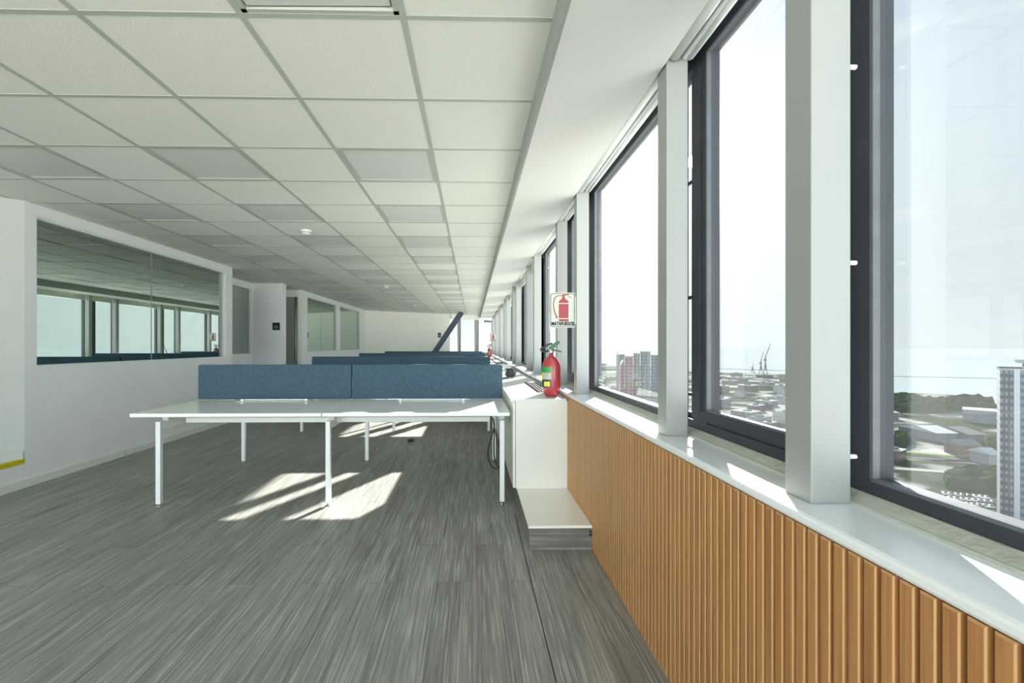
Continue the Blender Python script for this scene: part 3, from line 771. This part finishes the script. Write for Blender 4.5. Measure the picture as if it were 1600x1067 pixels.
# ------------------------------------------------------------------ signs
def textmesh(s, size, m, width=None):
    cu = bpy.data.curves.new('lettering', 'FONT'); cu.body = s; cu.size = size; cu.align_x = 'CENTER'; cu.extrude = .0004; cu.offset = size*.04
    t = bpy.data.objects.new('lettering', cu); COL.objects.link(t)
    bpy.context.view_layer.update()
    me = bpy.data.meshes.new_from_object(t.evaluated_get(bpy.context.evaluated_depsgraph_get()))
    bpy.data.objects.remove(t)
    if width:
        w = max(v.co.x for v in me.vertices)-min(v.co.x for v in me.vertices)
        for v in me.vertices: v.co.x *= width/w
    me.materials.clear(); me.materials.append(m)
    o = bpy.data.objects.new('lettering', me); COL.objects.link(o); return o
def sign():
    r = empty('wall_sign', (0, 0, 0)); w, h = .19, .258
    def B(mb, name, par=r): o = mb.build(name); o.parent = par; return o
    def rr(w, h, rad, n=6):
        p = []
        for cx, cz, a in ((w/2-rad, h/2-rad, 0), (-w/2+rad, h/2-rad, 90), (-w/2+rad, -h/2+rad, 180), (w/2-rad, -h/2+rad, 270)):
            p += [(cx+rad*math.cos(math.radians(a+90*k/n)), cz+rad*math.sin(math.radians(a+90*k/n))) for k in range(n+1)]
        return p
    B(MB().prism(rr(w, h, .006), 'y', 0, .003, M['signwhite']), 'sign_board')
    b = MB(); o_, i_ = rr(w-.010, h-.012, .018), rr(w-.018, h-.020, .014)
    vo = [b.bm.verts.new((x, -.0006, z)) for x, z in o_]; vi = [b.bm.verts.new((x, -.0006, z)) for x, z in i_]; b.mi(M['navy'])
    for k in range(len(vo)): b.bm.faces.new([vo[k], vo[(k+1) % len(vo)], vi[(k+1) % len(vi)], vi[k]])
    B(b, 'border')
    S = .258/1067*1067/820  # picture units of the sign crop to metres
    def q(x, y): return ((x-562)*.000318, (528-y)*.000318)
    ic = MB()
    def poly(pts): ic.prism([q(*p) for p in pts], 'y', -.0012, -.0001, M['redprint'])
    poly([(552, 185), (552, 235), (535, 265), (500, 295), (468, 325), (468, 362), (697, 362), (697, 325), (665, 295), (625, 265), (610, 235), (610, 185)])
    poly([(470, 384), (697, 384), (697, 712), (470, 712)])
    poly([(472, 734), (700, 734), (700, 788), (472, 788)])
    poly([(548, 166), (700, 155), (718, 166), (700, 178), (610, 190), (548, 188)])
    poly([(676, 196), (690, 190), (768, 240), (755, 252)])
    hs = [(552, 198), (480, 190), (440, 198), (400, 222), (370, 265), (352, 330), (346, 400), (352, 480), (372, 570), (400, 640), (432, 715)]
    wd = [9, 9, 9, 10, 10, 10, 10, 11, 12, 14, 20]
    for k in range(len(hs)-1):
        (xa, ya), (xb, yb) = hs[k], hs[k+1]; L_ = math.hypot(xb-xa, yb-ya); nx, ny = -(yb-ya)/L_, (xb-xa)/L_
        poly([(xa+nx*wd[k], ya+ny*wd[k]), (xb+nx*wd[k+1], yb+ny*wd[k+1]), (xb-nx*wd[k+1], yb-ny*wd[k+1]), (xa-nx*wd[k], ya-ny*wd[k])])
    B(ic, 'extinguisher_symbol')
    t = textmesh('MATAFUEGOS', .036, M['matteblack'], .166); t.rotation_euler = (math.pi/2, 0, 0); t.location = (0, -.0012, -.1115); t.parent = r
    return r
s1 = sign(); s1.location = (.664, 3.50, 1.467)
B_ = MB().box(.090, .0975, -.002, .004, -.10, .10, M['white']).build('sign_bracket'); B_.parent = s1
tag(s1, 'white projecting sign reading MATAFUEGOS with a red extinguisher symbol, the large near one', 'sign', 'extinguisher signs')
s2 = copy_tree(s1); s2.location = (.664, 15.56, 1.467)
tag(s2, 'small distant extinguisher sign above the far red extinguisher', 'sign', 'extinguisher signs')

# small black panels
def panel(name, loc, ang, label, w=.145, h=.15):
    r = empty(name, loc, ang)
    o = MB().box(-w/2, w/2, -.014, 0, -h/2, h/2, M['black'], bev=.004).build('housing'); o.parent = r
    o = MB().box(-w*.26, w*.26, -.0155, -.0138, -h*.28, h*.10, M['screen']).lathe([(.004, 0), (.003, .001)], 0, 0, M['screen'], 8).build('display'); o.parent = r
    tag(r, label, 'wall panel'); return r
panel('wall_panel', (-3.90, yS0-.0005, CH+.37), 0, 'small square black touch panel on the white stub wall')
sp = fs(686.5); pp = FA+FD*sp
panel('wall_panel', (pp.x, pp.y, CH+.385), FANG, 'small grey touch panel on the far wall left of the diagonal brace', .14, .19)

# diagonal brace
br = empty('steel_brace', (-1.25, 17.6, 0))
bp0, bp1 = Vector((-1.245-.62, 17.6, 0.02)), Vector((-.40, 17.6, ZC-.01))
o = MB().bar((-2.02+1.25, 0, .01), (-.40+1.25, 0, ZC-.004), .05, .20, M['brace']).build('brace_beam'); o.parent = br
tag(br, 'dark blue-grey diagonal steel brace in front of the far windows', 'brace')

# ------------------------------------------------------------------ small things
def pxp(px, py, D):
    R = (px-PPX)/FPX*D; return Vector((D*_s+R*_c, D*_c-R*_s, CH-(py-PPY)/FPX*D))
c = MB().tube(smooth([pxp(770.3, 653, 4.3), pxp(772.2, 665, 4.3), pxp(768, 683, 4.3), pxp(763, 700, 4.3), pxp(763, 716, 4.3), pxp(768, 728, 4.3), pxp(775, 732, 4.3), pxp(781, 730, 4.3)]), .006, M['rubber'], 8)
c.tube(smooth([pxp(771, 655, 4.31), pxp(772.3, 670, 4.31), pxp(771.8, 700, 4.31), pxp(773, 718, 4.31), pxp(778, 728, 4.31), pxp(783, 731, 4.31)]), .006, M['rubber'], 8)
c.tube(smooth([pxp(770.6, 654, 4.29), pxp(774, 675, 4.29), pxp(777, 690, 4.29), pxp(781, 705, 4.29), pxp(782, 730, 4.29)]), .0035, M['rubber'], 8)
tag(c.build('power_cable'), 'looped black cable hanging under the right end of the nearest desk', 'cable')
p0 = pxp(642, 690, 6.0)
c = MB(); c.box(p0.x-.035, p0.x+.005, 5.95, 6.0, 0.0, .035, M['black'], bev=.008).box(p0.x-.0, p0.x+.04, 5.98, 6.02, 0.0, .028, M['black'], bev=.008)
tag(c.build('power_plug'), 'small black plug lying on the floor behind the nearest desk', 'plug')
c = MB()
for k in range(3):
    pts = [(.06+.09*math.cos(a*.35+k)*(1+.08*k), 7.55+.09*math.sin(a*.35+k), .012+.008*k) for a in range(19)]
    c.tube([(x-.12, y, z) for x, y, z in pts], .006, M['rubber'], 6)
tag(c.build('cable_coil'), 'coil of black cable on the floor beside the second desk', 'cable')
# crumpled bundle on the worktop
bmx = bmesh.new(); bmesh.ops.create_icosphere(bmx, subdivisions=4, radius=1)
for v in bmx.verts:
    nn = noise.noise(v.co*2.2)*.45+noise.noise(v.co*5)*.22+noise.noise(v.co*11)*.1
    v.co = v.co*(1+nn)
    v.co = Vector((v.co.x*.062, v.co.y*.07, max(v.co.z*.052, -.040)))
c = MB(); c.merge(bmx, M['greycloth'], Matrix.Translation((.475, 5.95, .8505)), smooth=False)
tag(c.build('crumpled_bag'), 'crumpled dark grey bag on the worktop beside the nearest blue screen', 'bag')
c = MB().tube(smooth([(.33, 5.62, .815), (.38, 5.60, .818), (.44, 5.66, .815), (.49, 5.70, .817)]), .006, M['rubber'], 8)
tag(c.build('short_cable'), 'short black cable in front of the crumpled bag on the worktop', 'cable')
def slab(name, x, y, w, d_, z0, z1, rz, m, label, cat):
    o = MB().box(-w/2, w/2, -d_/2, d_/2, 0, z1-z0, m, bev=min(.003, (z1-z0)/3)).build(name); o.location = (x, y, z0); o.rotation_euler = (0, 0, rz); return tag(o, label, cat)
slab('flat_panel', .47, 9.05, .24, .75, .8105, .823, .35, M['paleblue'], 'flat greenish panel lying on the worktop beyond the second grille', 'panel')
slab('flat_panel', .40, 8.40, .14, .34, .8105, .82, -.3, M['paleblue'], 'bluish flat panel lying nearest among the loose panels on the worktop', 'panel')
o = MB().box(-.09, .09, -.13, .13, 0, .05, M['white'], bev=.006).box(-.075, .075, -.115, .115, .049, .052, M['trimgrey']).build('small_tray'); o.location = (.600, 8.55, .8105); tag(o, 'small white tray on the worktop near the loose panels', 'tray')
o = MB().tube([(.515, 14.9, .822), (.515, 9.85, .822)], .0115, M['trimgrey'], 10).build('long_rod'); tag(o, 'long thin metal rod lying along the worktop toward the far extinguisher', 'rod')
slab('flat_panel', .38, 10.6, .13, .3, .8105, .825, .3, M['greycloth'], 'dark flat piece on the worktop beside the third desk', 'panel')

# ================================================================== the city outside
ALT = 90.0; ZG = CH-ALT
def ground_pt(px, py):
    return pxp(px, py, FPX*ALT/(py-PPY))
sea = newmat('sea_water'); m, nt, b = sea; b.inputs['Specular IOR Level'].default_value = 0
b.inputs['Base Color'].default_value = (.21, .232, .245, 1); b.inputs['Roughness'].default_value = .6
n_ = nt.nodes.new('ShaderNodeTexNoise'); n_.inputs['Scale'].default_value = .02; n_.inputs['Detail'].default_value = 5
t_ = nt.nodes.new('ShaderNodeTexCoord'); link(nt, t_.outputs['Object'], n_.inputs[0])
bp_ = nt.nodes.new('ShaderNodeBump'); bp_.inputs['Strength'].default_value = .3; bp_.inputs['Distance'].default_value = 4; link(nt, n_.outputs[0], bp_.inputs['Height']); link(nt, bp_.outputs[0], b.inputs['Normal'])
RS = 17000
poly = [(RS*math.cos(a), RS*math.sin(a)) for a in [math.radians(8+k*2.0) for k in range(83)]]
mb = MB(); vs = [mb.bm.verts.new((x, y, ZG-1.0)) for x, y in [(0, 95)]+poly]; mb.mi(m); mb.bm.faces.new(vs)
tag(mb.build('sea'), 'pale grey sea reaching to the horizon beyond the harbour', 'sea', None, 'stuff')
# land
land, nt, b = newmat('city_ground'); b.inputs['Roughness'].default_value = 1; b.inputs['Specular IOR Level'].default_value = 0
t_ = nt.nodes.new('ShaderNodeTexCoord')
v_ = nt.nodes.new('ShaderNodeTexVoronoi'); v_.inputs['Scale'].default_value = .035; link(nt, t_.outputs['Object'], v_.inputs[0])
n_ = nt.nodes.new('ShaderNodeTexNoise'); n_.inputs['Scale'].default_value = .012; n_.inputs['Detail'].default_value = 8; link(nt, t_.outputs['Object'], n_.inputs[0])
r_ = nt.nodes.new('ShaderNodeValToRGB'); cr_ = r_.color_ramp
cr_.elements[0].position = .36; cr_.elements[0].color = (.04, .06, .036, 1); cr_.elements[1].position = .62; cr_.elements[1].color = (.32, .32, .30, 1)
e_ = cr_.elements.new(.48); e_.color = (.045, .055, .04, 1); e_ = cr_.elements.new(.52); e_.color = (.19, .195, .19, 1)
link(nt, n_.outputs[0], r_.inputs[0])
mx = nt.nodes.new('ShaderNodeMix'); mx.data_type = 'RGBA'; mx.blend_type = 'MULTIPLY'; mx.inputs[0].default_value = .6
link(nt, r_.outputs[0], mx.inputs[6]); bw_ = nt.nodes.new('ShaderNodeRGBToBW'); link(nt, v_.outputs['Color'], bw_.inputs[0]); link(nt, bw_.outputs[0], mx.inputs[7]); link(nt, mx.outputs[2], b.inputs['Base Color'])
coast = [(-900, 2600)]
for px, py in ((760, 566), (860, 566), (930, 567), (1010, 572), (1110, 582), (1170, 583), (1230, 583), (1300, 600), (1372, 613), (1430, 614), (1490, 617), (1530, 622), (1562, 633), (1600, 650), (1700, 690)):
    p = ground_pt(px, py); coast.append((p.x, p.y))
coast += [(500, 90), (-900, 90)]
mb = MB(); mb.mi(land); mb.bm.faces.new([mb.bm.verts.new((x, y, ZG)) for x, y in coast])
tag(mb.build('city_ground'), 'hazy grey-green city ground between the building and the sea', 'ground', None, 'structure')

M['roof'] = pm('roof_white', (.30, .31, .31), .5); M['roofg'] = pm('roof_grey', (.12, .125, .125), .6)
M['bld'] = pm('building_grey', (.10, .11, .115), .7, nscale=.1, namt=.3); M['bldpale'] = pm('building_pale', (.20, .20, .19), .7)
M['brick'] = pm('building_brown', (.12, .08, .07), .7); M['grass'] = pm('grass_strip', (.09, .14, .03), .9, nscale=.05, namt=.3)
M['road'] = pm('road', (.07, .07, .075), .8); M['foliage'] = pm('foliage', (.018, .032, .014), .95, nscale=.2, namt=.5, bump=1, bscale=.5)
M['break'] = pm('breakwater_stone', (.10, .11, .11), .9)
for k_ in ('roof', 'roofg', 'bld', 'bldpale', 'brick', 'grass', 'road', 'foliage', 'break'):
    b_ = M[k_].node_tree.nodes['Principled BSDF']; b_.inputs['Specular IOR Level'].default_value = 0; b_.inputs['Roughness'].default_value = 1
# tower
def facade(name, wall, pane, sx, sz):
    m, nt, b = newmat(name); b.inputs['Roughness'].default_value = .8; b.inputs['Specular IOR Level'].default_value = .1
    t = nt.nodes.new('ShaderNodeTexCoord'); s = nt.nodes.new('ShaderNodeSeparateXYZ'); link(nt, t.outputs['Object'], s.inputs[0])
    def grid(sock, per, duty):
        a = nt.nodes.new('ShaderNodeMath'); a.operation = 'DIVIDE'; link(nt, sock, a.inputs[0]); a.inputs[1].default_value = per
        f = nt.nodes.new('ShaderNodeMath'); f.operation = 'FRACT'; link(nt, a.outputs[0], f.inputs[0])
        g_ = nt.nodes.new('ShaderNodeMath'); g_.operation = 'LESS_THAN'; link(nt, f.outputs[0], g_.inputs[0]); g_.inputs[1].default_value = duty; return g_.outputs[0]
    ad_ = nt.nodes.new('ShaderNodeMath'); ad_.operation = 'ADD'; link(nt, s.outputs['X'], ad_.inputs[0]); link(nt, s.outputs['Y'], ad_.inputs[1])
    mu = nt.nodes.new('ShaderNodeMath'); mu.operation = 'MULTIPLY'; link(nt, grid(ad_.outputs[0], sx, .55), mu.inputs[0]); link(nt, grid(s.outputs['Z'], sz, .5), mu.inputs[1])
    mx = nt.nodes.new('ShaderNodeMix'); mx.data_type = 'RGBA'; link(nt, mu.outputs[0], mx.inputs[0]); mx.inputs[6].default_value = (*wall, 1); mx.inputs[7].default_value = (*pane, 1)
    link(nt, mx.outputs[2], b.inputs['Base Color']); return m
M['fac'] = facade('tower_facade', (.010, .018, .026), (.06, .085, .105), 1.45, 3.0)
M['fac2'] = facade('block_facade', (.07, .085, .085), (.035, .04, .045), 5, 4)
M['strip'] = pm('tower_strip', (.14, .165, .20), .4)
tp = pxp(1562.5, 575, 200); tw = empty('tower_block', (tp.x, tp.y, ZG), -.80)
th_ = tp.z-ZG
def T(mb, name): o = mb.build(name); o.parent = tw; return o
T(MB().box(0, 26, 0, 20, 0, th_, M['fac']), 'tower_body'); T(MB().box(3.9, 5.6, -.35, 0, 0, th_-.3, M['strip']), 'glazed_strip')
T(MB().box(5.0, 20, .5, 14, th_+2.2, th_+3.4, M['roofg']).box(7, 18, 2, 12, th_, th_+2.2, M['bldpale']), 'roof_canopy')
T(MB().box(-.1, 26.2, -.2, 20.2, th_-.9, th_, M['roofg']), 'parapet')
tag(tw, 'tall grey residential tower with a pale vertical strip at the right edge of the view', 'building')
def block(name, px0, px1, pyt, D, depth, m, mr, label, cat='building', group=None, pyb=None, hgt=None):
    a, b_ = pxp(px0, pyt, D), pxp(px1, pyt, D)
    h = a.z-ZG if hgt is None else hgt
    w = (b_-a).length
    rz_ = -math.atan2(((a+b_)/2).x, ((a+b_)/2).y); w *= math.cos(rz_)
    r = empty(name, (a.x, a.y, ZG), rz_)
    o = MB().box(0, w, 0, depth, 0, h, m).build('building_body'); o.parent = r
    o = MB().box(-.4, w+.4, -.4, depth+.4, h, h+.8, mr).build('roof'); o.parent = r
    return tag(r, label, cat, group)
# dark towers seen left of the second column
block('office_block', 963, 976, 555, 560, 40, M['fac2'], M['roofg'], 'grey office block below the tower crane, leftmost of its cluster')
block('office_block', 976.6, 989.4, 558, 560, 36, M['fac2'], M['roofg'], 'low link block in the middle of the grey office cluster')
block('office_block', 990, 1000, 553, 560, 40, M['fac2'], M['roofg'], 'narrow grey office block left of the tallest one')
block('office_block', 1000.6, 1016.4, 550, 560, 40, M['fac2'], M['roofg'], 'tallest grey office block in the cluster by the sea')
block('office_block', 1017, 1030, 556, 560, 40, M['fac2'], M['roofg'], 'grey office block beside the white column, right of the tallest')
# sheds and low buildings right
block('warehouse', 1504, 1558, 637, 560, 30, M['bld'], M['roof'], 'long warehouse with white roof near the wooded shore', hgt=14)
for i in range(5): pass
def shed(px0, px1, py, label, d_=60, h=9, roof='roof', body='bld', name='warehouse', cat='building'):
    a, b_ = ground_pt(px0, py), ground_pt(px1, py); w = (b_-a).length
    r = empty(name, (a.x, a.y, ZG), math.atan2(b_.y-a.y, b_.x-a.x))
    o = MB().box(0, w, 0, d_, 0, h, M[body]).build('building_body'); o.parent = r
    o = MB().prism([(-2, h), (d_/2, h+4), (d_+2, h)], 'x', -1, w+1, M[roof]).build('roof'); o.parent = r
    return tag(r, label, cat)
shed(1462, 1494, 690, 'white-roofed shed below the wooded shore', 40, 8)
shed(1512, 1538, 692, 'grey-roofed shed right of the white-roofed shed', 40, 8, 'roofg')
shed(1374, 1404, 655, 'pale roof at the left edge of the right window', 50, 8)
shed(1497, 1530, 711, 'long low brown building beside the railway strips', 12, 8, 'roofg', 'brick', 'railway_shed')
shed(1545, 1562, 727, 'small pale flat building beside the tower', 14, 8, 'roof', 'bldpale', 'depot')
shed(1374, 1395, 745, 'pale building at the lower left of the right window', 14, 6, 'roof', 'bldpale', 'depot')
# ground strips (rail yard, lawns, roads)
def strip(name, p0, p1, w, m, label, cat):
    a, b_ = ground_pt(*p0), ground_pt(*p1); d_ = (b_-a).normalized(); n2 = Vector((-d_.y, d_.x, 0))*w/2
    mb = MB(); up_ = Vector((0, 0, .25)); mb.quad([a-n2+up_, b_-n2+up_, b_+n2+up_, a+n2+up_], m); return tag(mb.build(name), label, cat)
strip('lawn_strip', (1340, 700), (1640, 726), 7, M['grass'], 'upper bright green grass strip along the railway', 'lawn')
strip('lawn_strip', (1340, 717), (1560, 722), 5, M['grass'], 'lower bright green grass strip along the railway', 'lawn')
strip('road', (1340, 709), (1640, 733), 12, M['road'], 'dark road between the two grass strips', 'road')
strip('road', (1340, 728), (1640, 748), 9, M['bldpale'], 'pale road below the grass strips', 'road')
strip('road', (1180, 664), (1245, 605), 34, M['bldpale'], 'bright diagonal avenue across the city in the narrow window', 'road')
strip('breakwater', (1372, 587), (1600, 592), 14, M['break'], 'thin dark breakwater line in the sea seen through the right window', 'breakwater')
strip('breakwater', (1080, 574.5), (1232, 579), 22, M['break'], 'thin dark breakwater line in the sea seen through the narrow window', 'breakwater')
# woods
def canopy(name, corners, h, res, label):
    """bumpy tree canopy over a quadrilateral of ground"""
    mb = MB(); mb.mi(M['foliage']); A, B, C_, D_ = [Vector(p) for p in corners]; nu, nv = res; g_ = []
    for i in range(nu+1):
        row = []
        for j in range(nv+1):
            u, v = i/nu, j/nv
            p = (A*(1-u)+B*u)*(1-v)+(D_*(1-u)+C_*u)*v
            e = min(u, 1-u, v, 1-v)*nu/1.5; e = min(1, e)
            z = h*(.65+.5*noise.noise(p*.03)+.35*noise.noise(p*.12)) * e
            row.append(mb.bm.verts.new((p.x+2*noise.noise(p*.2), p.y, ZG+max(z, 0))))
        g_.append(row)
    for i in range(nu):
        for j in range(nv): f = mb.bm.faces.new([g_[i][j], g_[i+1][j], g_[i+1][j+1], g_[i][j+1]])
    return tag(mb.build(name), label, 'trees', None, 'stuff')
canopy('tree_canopy', [ground_pt(1365, 644), ground_pt(1560, 648), ground_pt(1553, 630), ground_pt(1365, 620)], 13, (90, 36), 'dark green wooded reserve along the shore in the right window')
canopy('tree_canopy', [ground_pt(1541, 706), ground_pt(1562, 706), ground_pt(1562, 688), ground_pt(1543, 688)], 9, (30, 16), 'dark trees right of the sheds, left of the tower')
canopy('tree_canopy', [ground_pt(1475, 763), ground_pt(1562, 766), ground_pt(1562, 738), ground_pt(1475, 742)], 8, (50, 40), 'dark rows of trees above the parked cars')
canopy('tree_canopy', [ground_pt(1398, 700), ground_pt(1418, 700), ground_pt(1418, 682), ground_pt(1398, 682)], 9, (40, 30), 'dark trees in the middle of the right window')
# cars
carm = [pm('car_white', (.7, .7, .7), .3), pm('car_grey', (.2, .2, .22), .3), pm('car_silver', (.45, .45, .46), .3)]
cars = []
for cmn in carm:
    r = empty('parked_car', (0, 0, ZG))
    o = MB().box(-2.2, 2.2, -.9, .9, .3, .95, cmn, bev=.15).build('car_body'); o.parent = r
    o = MB().box(-1.2, 1.1, -.8, .8, .93, 1.5, M['black'], bev=.2).build('car_cabin'); o.parent = r
    cars.append(r)
nc = 0
cn = ['white', 'dark grey', 'silver']; nseen = [0, 0, 0]
for row, py in enumerate((772, 779, 787)):
    for j in range(8):
        px = 1476+row*8+j*9.5+random.uniform(-1, 1)
        if px > 1558: continue
        k = random.randrange(3); g_ = ground_pt(px, py+j*.9)
        o = cars[k] if nseen[k] == 0 else copy_tree(cars[k]); nseen[k] += 1
        o.location = (g_.x, g_.y, ZG); o.rotation_euler = (0, 0, random.uniform(.9, 1.2))
        tag(o, 'small %s car, %s from the left in the %s parking row' % (cn[k], order[j], ('upper', 'middle', 'lower')[row]), 'car', 'cars in the %s parking row' % ('upper', 'middle', 'lower')[row])
# low city blocks
city = []
for kind, (bm_, rm_) in enumerate((('bld', 'roof'), ('bldpale', 'roofg'), ('brick', 'roof'), ('fac2', 'roofg'))):
    r = empty('city_building', (0, 0, ZG))
    o = MB().box(-15, 15, -10, 10, 0, 12, M[bm_]).build('building_body'); o.parent = r
    o = MB().box(-15.4, 15.4, -10.4, 10.4, 12, 13, M[rm_]).box(-6, 2, -4, 4, 13, 15.5, M['roofg']).build('roof'); o.parent = r
    city.append(r)
used = [0]*4; placed = []
tries = 0
zones_=[]
placed += [(ground_pt(px_, py_), r_) for px_, py_, r_ in ((1430, 680, 3.0), (1430, 693, 2.5), (1480, 685, 3.4), (1520, 690, 3), (1388, 652, 3), (1384, 745, 1.6), (1466, 703, 2), (1470, 750, 1.5))]
zones = [((925, 962), (575, 640), 'left window', 18), ((1026, 962), (600, 640), 'left window', 6), ((1108, 1228), (588, 680), 'narrow window', 75), ((1372, 1470), (672, 760), 'right window', 14)]
for (pa, pb), (ya_, yb_), lab, cnt in zones:
    for _ in range(cnt):
        px = random.uniform(min(pa, pb), max(pa, pb)); D = 1/random.uniform((ya_-PPY)/(FPX*ALT), (yb_-PPY)/(FPX*ALT)); py = PPY+FPX*ALT/D
        g_ = ground_pt(px, py)
        s = random.uniform(.5, 1.2)*(D/900)**.5
        if any((g_-q_).length < 26*(s+t_2) for q_, t_2 in placed): continue
        placed.append((g_, s)); k = random.randrange(4)
        o = city[k] if used[k] == 0 else copy_tree(city[k]); used[k] += 1
        o.location = (g_.x, g_.y, ZG); o.scale = (s, s*random.uniform(.8, 1.5), random.uniform(.35, 1.0)); o.rotation_euler = (0, 0, .55+random.choice((0, 1.57)))
        tag(o, '%s city building far below, seen through the %s' % (('grey white-roofed', 'pale grey-roofed', 'brown white-roofed', 'windowed grey-roofed')[k], 'narrow window' if 'narrow' in lab else 'second wide window' if 'left' in lab else 'right window'), 'building', 'low city buildings in the %s' % lab)
# cranes
def crane(px, pyb, pyt, D, lean, label, name='harbour_crane'):
    b_ = pxp(px, pyb, D); t = pxp(px, pyt, D); h = t.z-ZG
    r = empty(name, (b_.x, b_.y, ZG), -YAW)
    w = D*.0009
    o = MB().bar((-w*4, 0, 0), (0, 0, h*.45), w, w, M['bld']).bar((w*4, 0, 0), (0, 0, h*.45), w, w, M['bld']).bar((0, 0, h*.1), (0, 0, h*.6), w*1.6, w*1.6, M['bld']).build('crane_tower'); o.parent = r
    o = MB().bar((-lean*.15, 0, h*.45), (lean, 0, h), w*.9, w*.9, M['bld']).bar((0, 0, h*.6), (lean, 0, h), w*.4, w*.4, M['bld']).box(-w*3, w*1.5, -w*1.5, w*1.5, h*.42, h*.5, M['bld']).build('crane_jib'); o.parent = r
    return tag(r, label, 'crane')
crane(1196, 581, 537, 1500, 16, 'taller harbour crane with its jib raised to the right')
crane(1189, 581, 550, 1550, 8, 'shorter harbour crane left of the taller one')
crane(1176, 580, 568, 1600, 1, 'small thin mast left of the harbour cranes', 'harbour_mast')
a = pxp(965, 555, 555)
r = empty('tower_crane', (a.x, a.y, a.z+.8), -YAW)
o = MB().bar((0, 0, 0), (-1, 0, 3), .6, .6, M['bld']).bar((-.8, 0, 2.5), (-5.5, 0, 10), .5, .5, M['bld']).bar((-1, 0, 3), (2, 0, 2.5), .6, .6, M['bld']).build('crane_tower'); o.parent = r
tag(r, 'tower crane leaning on top of the grey office block', 'crane')
